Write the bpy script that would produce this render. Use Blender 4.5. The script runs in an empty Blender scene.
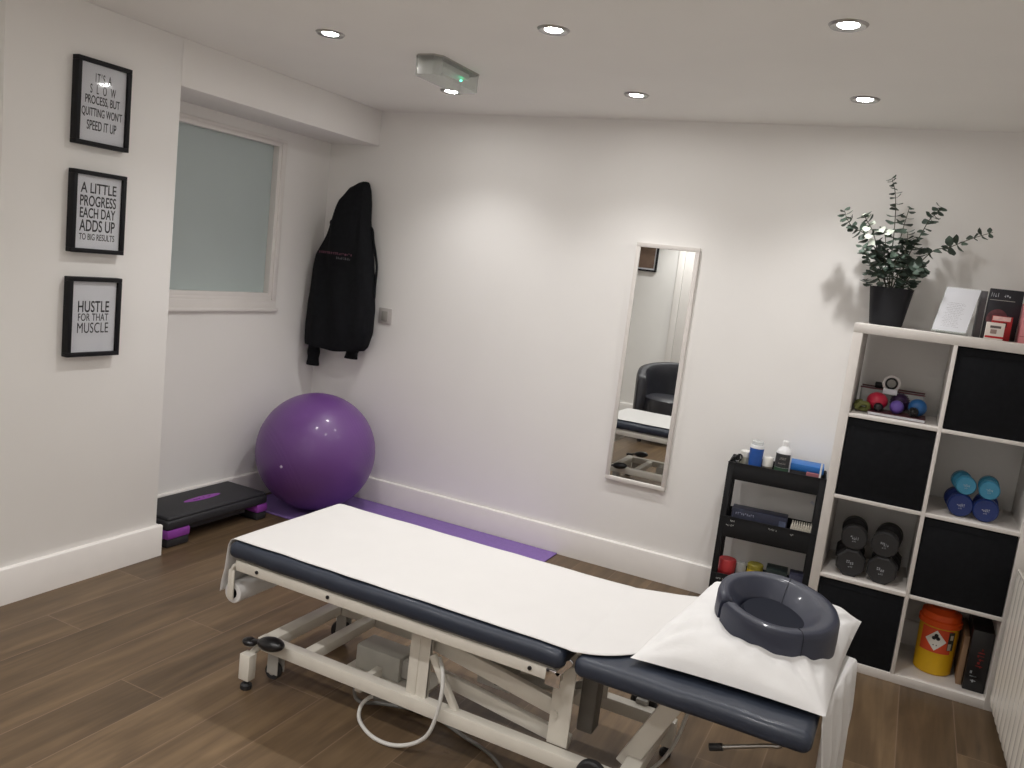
import bpy, bmesh, math, random
from mathutils import Vector, Matrix, noise

# ------------------------------------------------------------------ camera, world, exposure
scene = bpy.context.scene
COL = scene.collection
CAM = (3.35776, -4.10915, 1.53715)
PITCH, ROLL, YAW, FPX = -0.14379, 0.11811, 0.44567, 827.636
cy, sy = math.cos(YAW), math.sin(YAW); cp, sp = math.cos(PITCH), math.sin(PITCH)
fwd = Vector((-sy*cp, cy*cp, sp)); rgt = Vector((cy, sy, 0)); upv = rgt.cross(fwd)
cr, sr = math.cos(ROLL), math.sin(ROLL)
r2 = cr*rgt + sr*upv; u2 = -sr*rgt + cr*upv
cam_data = bpy.data.cameras.new('camera'); cam = bpy.data.objects.new('camera', cam_data); COL.objects.link(cam)
cam_data.sensor_width = 36.0; cam_data.lens = FPX/1024*36.0; cam_data.clip_start = 0.02
m = Matrix((r2, u2, -fwd)).transposed().to_4x4(); m.translation = Vector(CAM); cam.matrix_world = m
scene.camera = cam
scene.view_settings.view_transform = 'Standard'; scene.view_settings.look = 'None'
scene.view_settings.gamma = 1; scene.view_settings.use_curve_mapping = False
scene.view_settings.exposure = 0.05
world = bpy.data.worlds.new('room_air'); scene.world = world; world.use_nodes = True
world.node_tree.nodes['Background'].inputs[0].default_value = (0.9, 0.92, 1.0, 1)
world.node_tree.nodes['Background'].inputs[1].default_value = 0.02
SPOT_W = 24.0; ROW_W = {0: 24.0, 1: 24.0, 2: 42.0, 3: 40.0}; SPOT_COL = (1.0, 0.98, 0.965); SPOT_ANGLE = 120; LAMP_GLOW = 190.0
LIGHT_X = (1.15, 2.09, 3.02); LIGHT_Y = (-0.55, -1.48, -3.34, -4.2)

R = math.radians
rnd = random.Random(7)

# ------------------------------------------------------------------ materials
def srgb(r, g, b):
    f = lambda c: (c/255/12.92) if c/255 <= 0.04045 else ((c/255+0.055)/1.055)**2.4
    return (f(r), f(g), f(b), 1)

def mat(name, col, rough=0.5, metal=0.0, var=0.06, scale=14.0, bump=0.0, bscale=60.0, coat=0.0, emit=None, estr=0.0, trans=0.0, spec=0.5, sheen=0.0):
    mt = bpy.data.materials.new(name); mt.use_nodes = True
    nt = mt.node_tree; b = nt.nodes['Principled BSDF']
    tc = nt.nodes.new('ShaderNodeTexCoord')
    nz = nt.nodes.new('ShaderNodeTexNoise'); nz.inputs['Scale'].default_value = scale; nz.inputs['Detail'].default_value = 3
    nt.links.new(tc.outputs['Object'], nz.inputs['Vector'])
    rp = nt.nodes.new('ShaderNodeValToRGB')
    c = col
    rp.color_ramp.elements[0].position = 0.3; rp.color_ramp.elements[1].position = 0.7
    rp.color_ramp.elements[0].color = (c[0]*(1-var), c[1]*(1-var), c[2]*(1-var), 1)
    rp.color_ramp.elements[1].color = (min(1, c[0]*(1+var)), min(1, c[1]*(1+var)), min(1, c[2]*(1+var)), 1)
    nt.links.new(nz.outputs['Fac'], rp.inputs['Fac']); nt.links.new(rp.outputs['Color'], b.inputs['Base Color'])
    b.inputs['Roughness'].default_value = rough; b.inputs['Metallic'].default_value = metal
    b.inputs['Coat Weight'].default_value = coat; b.inputs['Transmission Weight'].default_value = trans
    b.inputs['Specular IOR Level'].default_value = spec; b.inputs['Sheen Weight'].default_value = sheen
    b.inputs['Coat Roughness'].default_value = 0.1
    if emit: b.inputs['Emission Color'].default_value = emit; b.inputs['Emission Strength'].default_value = estr
    if bump:
        n2 = nt.nodes.new('ShaderNodeTexNoise'); n2.inputs['Scale'].default_value = bscale; n2.inputs['Detail'].default_value = 4
        nt.links.new(tc.outputs['Object'], n2.inputs['Vector'])
        bp = nt.nodes.new('ShaderNodeBump'); bp.inputs['Strength'].default_value = bump; bp.inputs['Distance'].default_value = 0.01
        nt.links.new(n2.outputs['Fac'], bp.inputs['Height']); nt.links.new(bp.outputs['Normal'], b.inputs['Normal'])
    return mt

WALL = mat('wall_paint', srgb(245, 243, 240), 0.75, var=0.01, scale=3, bump=0.04, bscale=250, spec=0.3)
CEIL = mat('ceiling_paint', srgb(250, 249, 244), 0.85, var=0.01, scale=3, spec=0.2)
TRIM = mat('gloss_trim', srgb(238, 234, 230), 0.35, var=0.01, coat=0.2)
KAL = mat('white_laminate', srgb(226, 221, 216), 0.4, var=0.02, scale=30)
BLACKF = mat('black_fabric', srgb(26, 27, 30), 0.92, var=0.15, scale=40, bump=0.15, bscale=500, spec=0.15)
BLACKP = mat('black_plastic', srgb(24, 25, 28), 0.6, var=0.08, spec=0.35)
BLACKG = mat('black_gloss', srgb(22, 22, 25), 0.3, var=0.05)
FRAMEB = mat('black_frame', srgb(17, 17, 22), 0.55, var=0.05, spec=0.3)
PAPER = mat('print_paper', srgb(222, 224, 230), 0.8, var=0.01)
INK = mat('black_ink', srgb(38, 38, 42), 0.8, var=0.05)
NAVY = mat('navy_vinyl', srgb(38, 45, 59), 0.48, var=0.06, scale=20, bump=0.08, bscale=350, coat=0.05)
NAVYH = mat('navy_soft_vinyl', srgb(42, 46, 62), 0.5, var=0.05, scale=12, bump=0.06, bscale=300, coat=0.1)
SHEET = mat('white_couch_paper', srgb(214, 212, 210), 0.85, var=0.01, scale=8, bump=0.03, bscale=120)
CLOTH = mat('white_cotton', srgb(226, 225, 224), 0.88, var=0.012, scale=10, bump=0.12, bscale=35)
TFRAME = mat('cream_metal', srgb(214, 209, 198), 0.4, var=0.03, coat=0.2)
STEEL = mat('brushed_steel', srgb(170, 168, 165), 0.3, metal=1.0, var=0.06, scale=80)
CHROME = mat('chrome', srgb(225, 225, 228), 0.08, metal=1.0, var=0.01)
RUBBER = mat('dark_rubber', srgb(34, 34, 36), 0.6, var=0.1)
GREYP = mat('grey_plastic', srgb(165, 162, 156), 0.5, var=0.04)
CABLE = mat('pale_grey_cable', srgb(205, 203, 198), 0.5, var=0.03)
CABLED = mat('grey_cable', srgb(120, 118, 114), 0.5, var=0.03)
PURPLE = mat('purple_rubber', srgb(108, 68, 134), 0.4, var=0.05, scale=5, bump=0.03, bscale=90, coat=0.15)
MATP = mat('purple_foam', srgb(132, 104, 170), 0.75, var=0.05, scale=60, bump=0.2, bscale=400)
STEPP = mat('purple_plastic', srgb(140, 62, 160), 0.5, var=0.05)
STEPB = mat('ribbed_black_plastic', srgb(38, 38, 42), 0.6, var=0.1, scale=60, bump=0.2, bscale=300)
RAD = mat('radiator_enamel', srgb(226, 221, 212), 0.22, var=0.01, coat=0.4)
SATIN = mat('satin_silver', srgb(200, 195, 192), 0.45, metal=0.15, var=0.04)

def mirror_mat():
    mt = bpy.data.materials.new('mirror_glass'); mt.use_nodes = True; nt = mt.node_tree
    b = nt.nodes['Principled BSDF']; b.inputs['Metallic'].default_value = 1; b.inputs['Roughness'].default_value = 0.005
    nz = nt.nodes.new('ShaderNodeTexNoise'); nz.inputs['Scale'].default_value = 2
    mx = nt.nodes.new('ShaderNodeMixRGB'); mx.inputs[1].default_value = (0.82, 0.84, 0.83, 1); mx.inputs[2].default_value = (0.84, 0.86, 0.85, 1)
    nt.links.new(nz.outputs['Fac'], mx.inputs[0]); nt.links.new(mx.outputs[0], b.inputs['Base Color'])
    return mt
MIRROR = mirror_mat()

def clear_mat(name, tint, gloss_rough=0.05, haze=0.0):
    """clear thin sheet: transparent with fresnel gloss and an optional milky share"""
    mt = bpy.data.materials.new(name); mt.use_nodes = True; nt = mt.node_tree; nt.nodes.remove(nt.nodes['Principled BSDF'])
    out = nt.nodes['Material Output']
    tr = nt.nodes.new('ShaderNodeBsdfTransparent'); tr.inputs[0].default_value = tint
    df = nt.nodes.new('ShaderNodeBsdfDiffuse'); df.inputs[0].default_value = (0.75, 0.77, 0.76, 1)
    gl = nt.nodes.new('ShaderNodeBsdfGlossy'); gl.inputs['Roughness'].default_value = gloss_rough
    fr = nt.nodes.new('ShaderNodeFresnel'); fr.inputs[0].default_value = 1.45
    m1 = nt.nodes.new('ShaderNodeMixShader'); m1.inputs[0].default_value = haze
    m2 = nt.nodes.new('ShaderNodeMixShader')
    nt.links.new(tr.outputs[0], m1.inputs[1]); nt.links.new(df.outputs[0], m1.inputs[2])
    ge = nt.nodes.new('ShaderNodeNewGeometry'); iv = nt.nodes.new('ShaderNodeMath'); iv.operation = 'SUBTRACT'; iv.inputs[0].default_value = 1; nt.links.new(ge.outputs['Backfacing'], iv.inputs[1])
    mu = nt.nodes.new('ShaderNodeMath'); mu.operation = 'MULTIPLY'; nt.links.new(fr.outputs[0], mu.inputs[0]); nt.links.new(iv.outputs[0], mu.inputs[1])
    nt.links.new(mu.outputs[0], m2.inputs[0]); nt.links.new(m1.outputs[0], m2.inputs[1]); nt.links.new(gl.outputs[0], m2.inputs[2])
    nt.links.new(m2.outputs[0], out.inputs['Surface'])
    return mt
PANE = clear_mat('picture_glass', (0.98, 0.98, 0.98, 1))
CLEARP = clear_mat('clear_plastic', (0.9, 0.93, 0.91, 1), 0.12, 0.3)
CLEARM = clear_mat('milky_clear_plastic', (0.88, 0.9, 0.9, 1), 0.15, 0.45)

def frosted():
    mt = mat('frosted_glass', srgb(186, 198, 197), 0.35, var=0.035, scale=1.6, bump=0.05, bscale=400, spec=0.4)
    return mt
FROST = frosted()

def floor_mat():
    mt = bpy.data.materials.new('oak_laminate_planks'); mt.use_nodes = True; nt = mt.node_tree; N = nt.nodes; L = nt.links
    b = N['Principled BSDF']
    tc = N.new('ShaderNodeTexCoord'); sx = N.new('ShaderNodeSeparateXYZ'); L.new(tc.outputs['Object'], sx.inputs[0])
    def mth(op, a, bb=None, c=None):
        n = N.new('ShaderNodeMath'); n.operation = op
        for i, v in enumerate((a, bb, c)):
            if v is None: continue
            if isinstance(v, (int, float)): n.inputs[i].default_value = v
            else: L.new(v, n.inputs[i])
        return n.outputs[0]
    W, LEN = 0.198, 1.22
    rx = mth('DIVIDE', mth('SUBTRACT', sx.outputs[0], 1.156), W)
    row = mth('FLOOR', rx); fx = mth('FRACT', rx)
    sh = mth('FRACT', mth('ADD', mth('MULTIPLY', row, 0.3727), 0.0))
    ry = mth('ADD', mth('DIVIDE', mth('ADD', sx.outputs[1], 2.272), LEN), sh)
    colid = mth('FLOOR', ry); fy = mth('FRACT', ry)
    cv = N.new('ShaderNodeCombineXYZ'); L.new(row, cv.inputs[0]); L.new(colid, cv.inputs[1])
    wn = N.new('ShaderNodeTexWhiteNoise'); wn.noise_dimensions = '3D'; L.new(cv.outputs[0], wn.inputs['Vector'])
    sw = N.new('ShaderNodeSeparateXYZ'); L.new(wn.outputs['Color'], sw.inputs[0])
    # grain coords
    gv = N.new('ShaderNodeCombineXYZ')
    L.new(mth('ADD', mth('MULTIPLY', sx.outputs[0], 26), mth('MULTIPLY', sw.outputs[0], 40)), gv.inputs[0])
    L.new(mth('ADD', mth('MULTIPLY', sx.outputs[1], 1.6), mth('MULTIPLY', sw.outputs[1], 30)), gv.inputs[1])
    g1 = N.new('ShaderNodeTexNoise'); g1.inputs['Scale'].default_value = 1.0; g1.inputs['Detail'].default_value = 6; g1.inputs['Roughness'].default_value = 0.6; g1.inputs['Distortion'].default_value = 0.6
    L.new(gv.outputs[0], g1.inputs['Vector'])
    gv2 = N.new('ShaderNodeCombineXYZ')
    L.new(mth('ADD', mth('MULTIPLY', sx.outputs[0], 7), mth('MULTIPLY', sw.outputs[2], 50)), gv2.inputs[0])
    L.new(mth('ADD', mth('MULTIPLY', sx.outputs[1], 1.3), mth('MULTIPLY', sw.outputs[0], 20)), gv2.inputs[1])
    g2 = N.new('ShaderNodeTexNoise'); g2.inputs['Scale'].default_value = 1.0; g2.inputs['Detail'].default_value = 3; g2.inputs['Distortion'].default_value = 1.2
    L.new(gv2.outputs[0], g2.inputs['Vector'])
    rp = N.new('ShaderNodeValToRGB'); e = rp.color_ramp.elements
    e[0].position = 0.28; e[0].color = srgb(72, 58, 42); e[1].position = 0.72; e[1].color = srgb(120, 99, 74)
    mid = rp.color_ramp.elements.new(0.5); mid.color = srgb(95, 77, 57)
    t = mth('ADD', mth('MULTIPLY', g1.outputs[0], 0.55), mth('MULTIPLY', g2.outputs[0], 0.45))
    t = mth('ADD', t, mth('MULTIPLY', mth('SUBTRACT', sw.outputs[1], 0.5), 0.12))
    L.new(t, rp.inputs['Fac'])
    # seams: thin lighter bevel and dark line
    dx = mth('MULTIPLY', mth('MINIMUM', fx, mth('SUBTRACT', 1.0, fx)), W)
    dy = mth('MULTIPLY', mth('MINIMUM', fy, mth('SUBTRACT', 1.0, fy)), LEN)
    d = mth('MINIMUM', dx, dy)
    seam = mth('LESS_THAN', d, 0.0018)
    mx = N.new('ShaderNodeMixRGB'); L.new(mth('MULTIPLY', seam, 0.6), mx.inputs[0]); L.new(rp.outputs[0], mx.inputs[1]); mx.inputs[2].default_value = srgb(134, 112, 94)
    L.new(mx.outputs[0], b.inputs['Base Color'])
    b.inputs['Roughness'].default_value = 0.42; b.inputs['Specular IOR Level'].default_value = 0.4
    bp = N.new('ShaderNodeBump'); bp.inputs['Strength'].default_value = 0.12; bp.inputs['Distance'].default_value = 0.002
    L.new(mth('SUBTRACT', g1.outputs[0], mth('MULTIPLY', seam, 0.8)), bp.inputs['Height']); L.new(bp.outputs[0], b.inputs['Normal'])
    return mt
FLOOR = floor_mat()

# ------------------------------------------------------------------ builders
def box(bm, x0, x1, y0, y1, z0, z1, bev=0.0, seg=2, M=None):
    r = bmesh.ops.create_cube(bm, size=1.0)
    vs = r['verts']
    for v in vs:
        v.co = Vector(((x0+x1)/2 + v.co.x*(x1-x0), (y0+y1)/2 + v.co.y*(y1-y0), (z0+z1)/2 + v.co.z*(z1-z0)))
    if bev > 0:
        es = {e for v in vs for e in v.link_edges}
        g = bmesh.ops.bevel(bm, geom=list(es), offset=bev, segments=seg, profile=0.5, affect='EDGES', clamp_overlap=True)
        vs = list({v for f in g['faces'] for v in f.verts} | {v for v in vs if v.is_valid})
    if M is not None:
        for v in vs: v.co = M @ v.co
    return vs

def beam(bm, a, b, w, h, up=(0, 0, 1), bev=0.003):
    """rectangular bar from a to b, w across, h along the up direction"""
    a = Vector(a); b = Vector(b); d = (b-a); L = d.length; d.normalize()
    s = d.cross(Vector(up)).normalized(); u = s.cross(d).normalized()
    M = Matrix((d, s, u)).transposed().to_4x4(); M.translation = a
    return box(bm, 0, L, -w/2, w/2, -h/2, h/2, bev, 2, M)

def cyl(bm, a, b, r0, r1=None, seg=24, caps=True):
    a = Vector(a); b = Vector(b); r1 = r0 if r1 is None else r1
    d = (b-a).normalized(); s = d.orthogonal().normalized(); t = d.cross(s)
    A = []; B = []
    for i in range(seg):
        an = 2*math.pi*i/seg; o = s*math.cos(an)+t*math.sin(an)
        A.append(bm.verts.new(a+o*r0)); B.append(bm.verts.new(b+o*r1))
    for i in range(seg):
        j = (i+1) % seg; bm.faces.new((A[i], A[j], B[j], B[i]))
    if caps: bm.faces.new(A[::-1]); bm.faces.new(B)

def lathe(bm, prof, c=(0, 0, 0), axis='z', seg=36, M=None):
    """prof: list of (radius, height); open at ends unless radius 0"""
    rings = []
    for r, h in prof:
        if r <= 1e-6:
            rings.append([(0, 0, h)])
        else:
            rings.append([(r*math.cos(2*math.pi*i/seg), r*math.sin(2*math.pi*i/seg), h) for i in range(seg)])
    V = []
    for ring in rings:
        row = []
        for p in ring:
            p = Vector(p)
            if axis == 'y': p = Vector((p.x, p.z, -p.y))
            if axis == 'x': p = Vector((p.z, p.x, p.y))
            p = p + Vector(c)
            if M is not None: p = M @ p
            row.append(bm.verts.new(p))
        V.append(row)
    for k in range(len(V)-1):
        A, B = V[k], V[k+1]
        for i in range(seg):
            j = (i+1) % seg
            if len(A) == 1 and len(B) == 1: break
            if len(A) == 1: bm.faces.new((A[0], B[j], B[i]))
            elif len(B) == 1: bm.faces.new((A[i], A[j], B[0]))
            else: bm.faces.new((A[i], A[j], B[j], B[i]))

def smooth_path(pts, n=8):
    P = [Vector(p) for p in pts]; out = []
    for i in range(len(P)-1):
        p0 = P[max(i-1, 0)]; p1 = P[i]; p2 = P[i+1]; p3 = P[min(i+2, len(P)-1)]
        for k in range(n):
            t = k/n
            out.append(0.5*((2*p1)+(-p0+p2)*t+(2*p0-5*p1+4*p2-p3)*t*t+(-p0+3*p1-3*p2+p3)*t**3))
    out.append(P[-1]); return out

def tube(bm, pts, r, seg=10, n=8, taper=None):
    P = smooth_path(pts, n) if n > 1 else [Vector(p) for p in pts]
    rings = []; s = None
    for i, p in enumerate(P):
        d = (P[min(i+1, len(P)-1)]-P[max(i-1, 0)]).normalized()
        s = d.orthogonal().normalized() if s is None else (s - d*s.dot(d)).normalized()
        t = d.cross(s); rr = r if taper is None else r + (taper-r)*i/(len(P)-1)
        rings.append([bm.verts.new(p+(s*math.cos(2*math.pi*k/seg)+t*math.sin(2*math.pi*k/seg))*rr) for k in range(seg)])
    for a, b in zip(rings, rings[1:]):
        for k in range(seg):
            j = (k+1) % seg; bm.faces.new((a[k], a[j], b[j], b[k]))
    bm.faces.new(rings[0][::-1]); bm.faces.new(rings[-1])

def grid(bm, f, nu, nv, closed_u=False):
    V = [[bm.verts.new(f(i/(nu-(0 if closed_u else 1)), j/(nv-1))) for j in range(nv)] for i in range(nu)]
    for i in range(nu if closed_u else nu-1):
        a = V[i]; b = V[(i+1) % nu]
        for j in range(nv-1): bm.faces.new((a[j], b[j], b[j+1], a[j+1]))
    return V

def new(): return bmesh.new()

ORG = {}
def obj(name, bm, material, parent=None, kind=None, smooth=True, label=None, local=False, angle=38):
    bmesh.ops.recalc_face_normals(bm, faces=bm.faces)
    o0 = Vector((0, 0, 0)) if (parent is None or local) else ORG.get(parent, Vector((0, 0, 0)))
    if o0.length: bmesh.ops.translate(bm, verts=bm.verts, vec=-o0)
    me = bpy.data.meshes.new(name); bm.to_mesh(me); bm.free()
    me.materials.append(material)
    if smooth:
        for p in me.polygons: p.use_smooth = True
        me.set_sharp_from_angle(angle=R(angle))
    o = bpy.data.objects.new(name, me); COL.objects.link(o)
    if parent is not None: o.parent = parent; ORG[o] = Vector(o0)
    else: ORG[o] = Vector((0, 0, 0))
    if kind: o['kind'] = kind
    if label: o['label'] = label
    return o

def thing(name, label, cat, loc=(0, 0, 0), rotz=0.0, group=None, local=False):
    o = bpy.data.objects.new(name, None); COL.objects.link(o); o.empty_display_size = 0.05
    o.location = loc; o.rotation_euler = (0, 0, rotz)
    o['label'] = label; o['category'] = cat
    if group: o['group'] = group
    ORG[o] = Vector(loc)
    return o

def tag(o, label, cat, group=None):
    o['label'] = label; o['category'] = cat
    if group: o['group'] = group
    return o

def rebase(o, loc):
    """give a one-mesh thing its own origin at loc"""
    o.data.transform(Matrix.Translation(-Vector(loc))); o.location = loc; return o

def copy_thing(root, loc, rotz=None, label=None, group=None):
    r = root.copy(); COL.objects.link(r); r.location = loc
    if rotz is not None: r.rotation_euler = (0, 0, rotz)
    if label: r['label'] = label
    if group: r['group'] = group
    for ch in list(root.children):
        c = ch.copy(); COL.objects.link(c); c.parent = r
        for g in list(ch.children):
            d = g.copy(); COL.objects.link(d); d.parent = c
    return r

def struct(name, bm, m, parent=None, **k):
    return obj(name, bm, m, parent, kind='structure', **k)

def text_obj(name, s, width, height, M, material, parent, depth=0.0008, offset=0.0, spacing=1.0, label=None, shear=0):
    """lettering fitted to width x height, centred on M's origin, facing M's +z"""
    cu = bpy.data.curves.new(name, 'FONT'); cu.body = s; cu.size = 1; cu.align_x = 'CENTER'; cu.offset = offset; cu.space_character = spacing; cu.extrude = 0.0; cu.shear = shear
    t = bpy.data.objects.new(name, cu); COL.objects.link(t)
    dg = bpy.context.evaluated_depsgraph_get(); dg.update()
    me = bpy.data.meshes.new_from_object(t.evaluated_get(dg)); bpy.data.objects.remove(t); bpy.data.curves.remove(cu)
    xs = [v.co.x for v in me.vertices]; ys = [v.co.y for v in me.vertices]
    x0, x1, y0, y1 = min(xs), max(xs), min(ys), max(ys)
    bm = new(); bm.from_mesh(me); bpy.data.meshes.remove(me)
    for v in bm.verts:
        v.co = Vector(((v.co.x-(x0+x1)/2)*width/(x1-x0), (v.co.y-(y0+y1)/2)*height/(y1-y0), 0))
    ext = bmesh.ops.extrude_face_region(bm, geom=list(bm.faces))
    for g in ext['geom']:
        if isinstance(g, bmesh.types.BMVert): g.co.z += depth
    for v in bm.verts: v.co = M @ v.co
    return obj(name, bm, material, parent, smooth=False, label=label)

def face_matrix(loc, right, up):
    r = Vector(right).normalized(); u = Vector(up).normalized(); n = r.cross(u)
    mm = Matrix((r, u, n)).transposed().to_4x4(); mm.translation = Vector(loc); return mm

def scribble(bm, M, w, h, n, seed=0, depth=0.0006):
    """n small illegible glyph strokes along a line of width w, height h"""
    q = random.Random(seed)
    for i in range(n):
        cx = -w/2 + w*(i+0.5)/n; cw = w/n*0.62
        if q.random() < 0.12: continue
        for k in range(2):
            if q.random() < 0.5: box(bm, cx-cw/2, cx+cw/2, (hh := (q.random()-0.5)*h*0.8)-h*0.09, hh+h*0.09, 0, depth, M=M)
            else: box(bm, (xx := cx+(q.random()-0.5)*cw*0.8)-cw*0.13, xx+cw*0.13, -h/2, h/2*(0.3+0.7*q.random()), 0, depth, M=M)

# ================================================================== ROOM
H = 2.3227; PX = 0.354; BEAM = 2.1231; BB = 0.148; BT = 0.02
PY = -1.455          # near edge of the alcove
REC = -2.224        # near edge of the pier
YF = -4.6           # front wall
def wx(y): return 3.935 - 0.042*y   # right wall is slightly out of square

bm = new(); box(bm, -0.4, 4.5, YF-0.3, 0.3, -0.1, 0); o = struct('floor', bm, FLOOR, smooth=False)
bm = new(); box(bm, -0.4, 4.5, YF-0.3, 0.3, H, H+0.1); struct('ceiling', bm, CEIL, smooth=False)
bm = new(); box(bm, -0.1, 4.3, 0, 0.12, 0, H); struct('wall_back', bm, WALL, smooth=False)
bm = new(); box(bm, -0.1, 4.4, YF-0.12, YF, 0, H); struct('wall_front', bm, WALL, smooth=False)
# left wall: alcove wall with window opening, pier, beam over the alcove, recess
WY0, WY1, WZ0, WZ1 = -1.34, -0.39, 1.115, 2.068
bm = new()
box(bm, -0.12, 0, PY-0.1, 0, 0, WZ0); box(bm, -0.12, 0, PY-0.1, 0, WZ1, H)
box(bm, -0.12, 0, PY-0.1, WY0, WZ0, WZ1); box(bm, -0.12, 0, WY1, 0, WZ0, WZ1)
box(bm, -0.12, 0, YF, REC+0.1, 0, H)
struct('wall_left', bm, WALL, smooth=False)
bm = new(); box(bm, 0, PX, REC, PY, 0, H, 0.004, 2); struct('wall_left_pier', bm, WALL)
bm = new(); box(bm, 0, PX, PY, 0, BEAM, H, 0.003, 2); struct('trim_1', bm, WALL)
bm = new()
v = [(wx(0), 0.0), (wx(0)+0.12, 0.0), (wx(YF)+0.12, YF), (wx(YF), YF)]
lo = [bm.verts.new((a, b, 0)) for a, b in v]; hi = [bm.verts.new((a, b, H)) for a, b in v]
for i in range(4):
    j = (i+1) % 4; bm.faces.new((lo[i], lo[j], hi[j], hi[i]))
bm.faces.new(lo[::-1]); bm.faces.new(hi)
struct('wall_right', bm, WALL, smooth=False)

def board(bm, p, q, nrm):
    """skirting board from p to q, standing off the wall along nrm, rounded top edge"""
    p = Vector((*p, 0)); q = Vector((*q, 0)); n = Vector((*nrm, 0))
    prof = [(0, 0), (BT, 0), (BT, BB-0.006), (BT-0.002, BB-0.002), (BT-0.006, BB), (0, BB)]
    A = [bm.verts.new(p+n*a+Vector((0, 0, b))) for a, b in prof]; B = [bm.verts.new(q+n*a+Vector((0, 0, b))) for a, b in prof]
    k = len(prof)
    for i in range(k):
        j = (i+1) % k; bm.faces.new((A[i], A[j], B[j], B[i]))
    bm.faces.new(A[::-1]); bm.faces.new(B)
bm = new(); board(bm, (BT, 0), (wx(0), 0), (0, -1)); struct('baseboard_back', bm, TRIM)
bm = new(); board(bm, (0, 0), (0, PY), (1, 0)); struct('baseboard_left', bm, TRIM)
bm = new(); board(bm, (PX, PY+BT), (PX, REC), (1, 0)); board(bm, (0.021, PY), (PX-0.0005, PY), (0, 1)); struct('baseboard_pier', bm, TRIM)
bm = new(); board(bm, (0, REC-0.001), (0, YF), (1, 0)); struct('baseboard_recess', bm, TRIM)
bm = new(); board(bm, (0, YF), (0.94, YF), (0, 1)); board(bm, (1.96, YF), (wx(YF), YF), (0, 1)); struct('baseboard_front', bm, TRIM)

# window in the alcove: casing, inner stop, frosted pane
win = bpy.data.objects.new('window_1', None); COL.objects.link(win); win['kind'] = 'structure'
win['label'] = 'frosted internal window in a white frame set in the left alcove wall'
bm = new()
def ring_frame(bm, y0, y1, z0, z1, w, x0, x1, bev=0.003):
    box(bm, x0, x1, y0, y1, z0, z0+w, bev); box(bm, x0, x1, y0, y1, z1-w, z1, bev)
    box(bm, x0, x1, y0, y0+w, z0+w, z1-w, bev); box(bm, x0, x1, y1-w, y1, z0+w, z1-w, bev)
box(bm, -0.06, 0.012, WY0, WY1, WZ0, WZ0+0.05, 0.003); box(bm, -0.06, 0.012, WY0, WY1, WZ1-0.018, WZ1, 0.003); box(bm, -0.06, 0.012, WY0, WY0+0.036, WZ0+0.05, WZ1-0.018, 0.003); box(bm, -0.06, 0.012, WY1-0.036, WY1, WZ0+0.05, WZ1-0.018, 0.003)
obj('window_frame', bm, TRIM, win)
bm = new(); ring_frame(bm, WY0+0.034, WY1-0.034, WZ0+0.046, WZ1-0.016, 0.024, -0.05, 0.004, 0.002); box(bm, -0.05, 0.004, WY0+0.058, WY1-0.058, WZ0+0.068, WZ0+0.092, 0.002); obj('inner_bead', bm, TRIM, win)
bm = new(); box(bm, -0.045, -0.037, WY0+0.03, WY1-0.03, WZ0+0.04, WZ1-0.015); obj('glass_pane', bm, FROST, win, smooth=False)
bm = new(); box(bm, -0.01, 0.022, WY0-0.02, WY1+0.012, WZ0-0.012, WZ0+0.006, 0.003); obj('window_sill', bm, TRIM, win)

# door on the front wall, seen in the mirror
door = bpy.data.objects.new('door_1', None); COL.objects.link(door); door['kind'] = 'structure'
bm = new(); box(bm, 0.98, 1.05, YF, YF+0.025, 0, 2.1, 0.003); box(bm, 1.85, 1.92, YF, YF+0.025, 0, 2.1, 0.003); box(bm, 0.98, 1.92, YF, YF+0.025, 2.1, 2.17, 0.003)
obj('door_frame', bm, TRIM, door)
bm = new(); box(bm, 1.055, 1.845, YF, YF+0.012, 0.005, 2.095, 0.002)
obj('door_leaf', bm, TRIM, door)
bm = new(); cyl(bm, (1.78, YF+0.012, 1.0), (1.78, YF+0.06, 1.0), 0.01); cyl(bm, (1.79, YF+0.055, 1.0), (1.67, YF+0.055, 1.0), 0.009); obj('door_handle', bm, STEEL, door)

# ================================================================== CEILING LIGHTS
def make_downlight(loc, label):
    t = thing('downlight', label, 'ceiling light', loc, group='recessed ceiling spotlights')
    bm = new(); lathe(bm, [(0.030, -0.002), (0.036, -0.005), (0.050, -0.007), (0.056, 0.0)], loc); obj('metal_ring', bm, STEEL, t)
    bm = new(); lathe(bm, [(0, -0.0045), (0.016, -0.0048), (0.027, -0.004), (0.0305, -0.0015)], loc)
    obj('lamp', bm, GLOW, t)
    ld = bpy.data.lights.new('lamp_light', 'SPOT'); ld.energy = SPOT_W; ld.color = SPOT_COL; ld.spot_size = R(SPOT_ANGLE); ld.spot_blend = 1.0; ld.shadow_soft_size = 0.025
    lo = bpy.data.objects.new('lamp_light', ld); COL.objects.link(lo); lo.parent = t; lo.location = (0, 0, -0.03)
    return t
GLOW = mat('lamp_glow', (1, 1, 1, 1), 0.5, emit=(1, 0.98, 0.95, 1), estr=LAMP_GLOW)
rows = ['', '', 'over the tub chair', 'added out of view for fill light']
cols = ['left', 'middle', 'right']
dl_labels = {
    (0, 0): 'lit recessed spotlight just beyond the emergency light box',
    (1, 0): 'small lit recessed spotlight in the back row above the wall mirror',
    (2, 0): 'small lit recessed spotlight in the back row above the potted plant',
    (0, 1): 'lit recessed spotlight nearest the left wall beam, front row in view',
    (1, 1): 'large lit recessed spotlight to the right of the emergency light box, front row in view',
    (2, 1): 'largest lit recessed spotlight, at the upper right of the ceiling',
}
first = None
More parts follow.
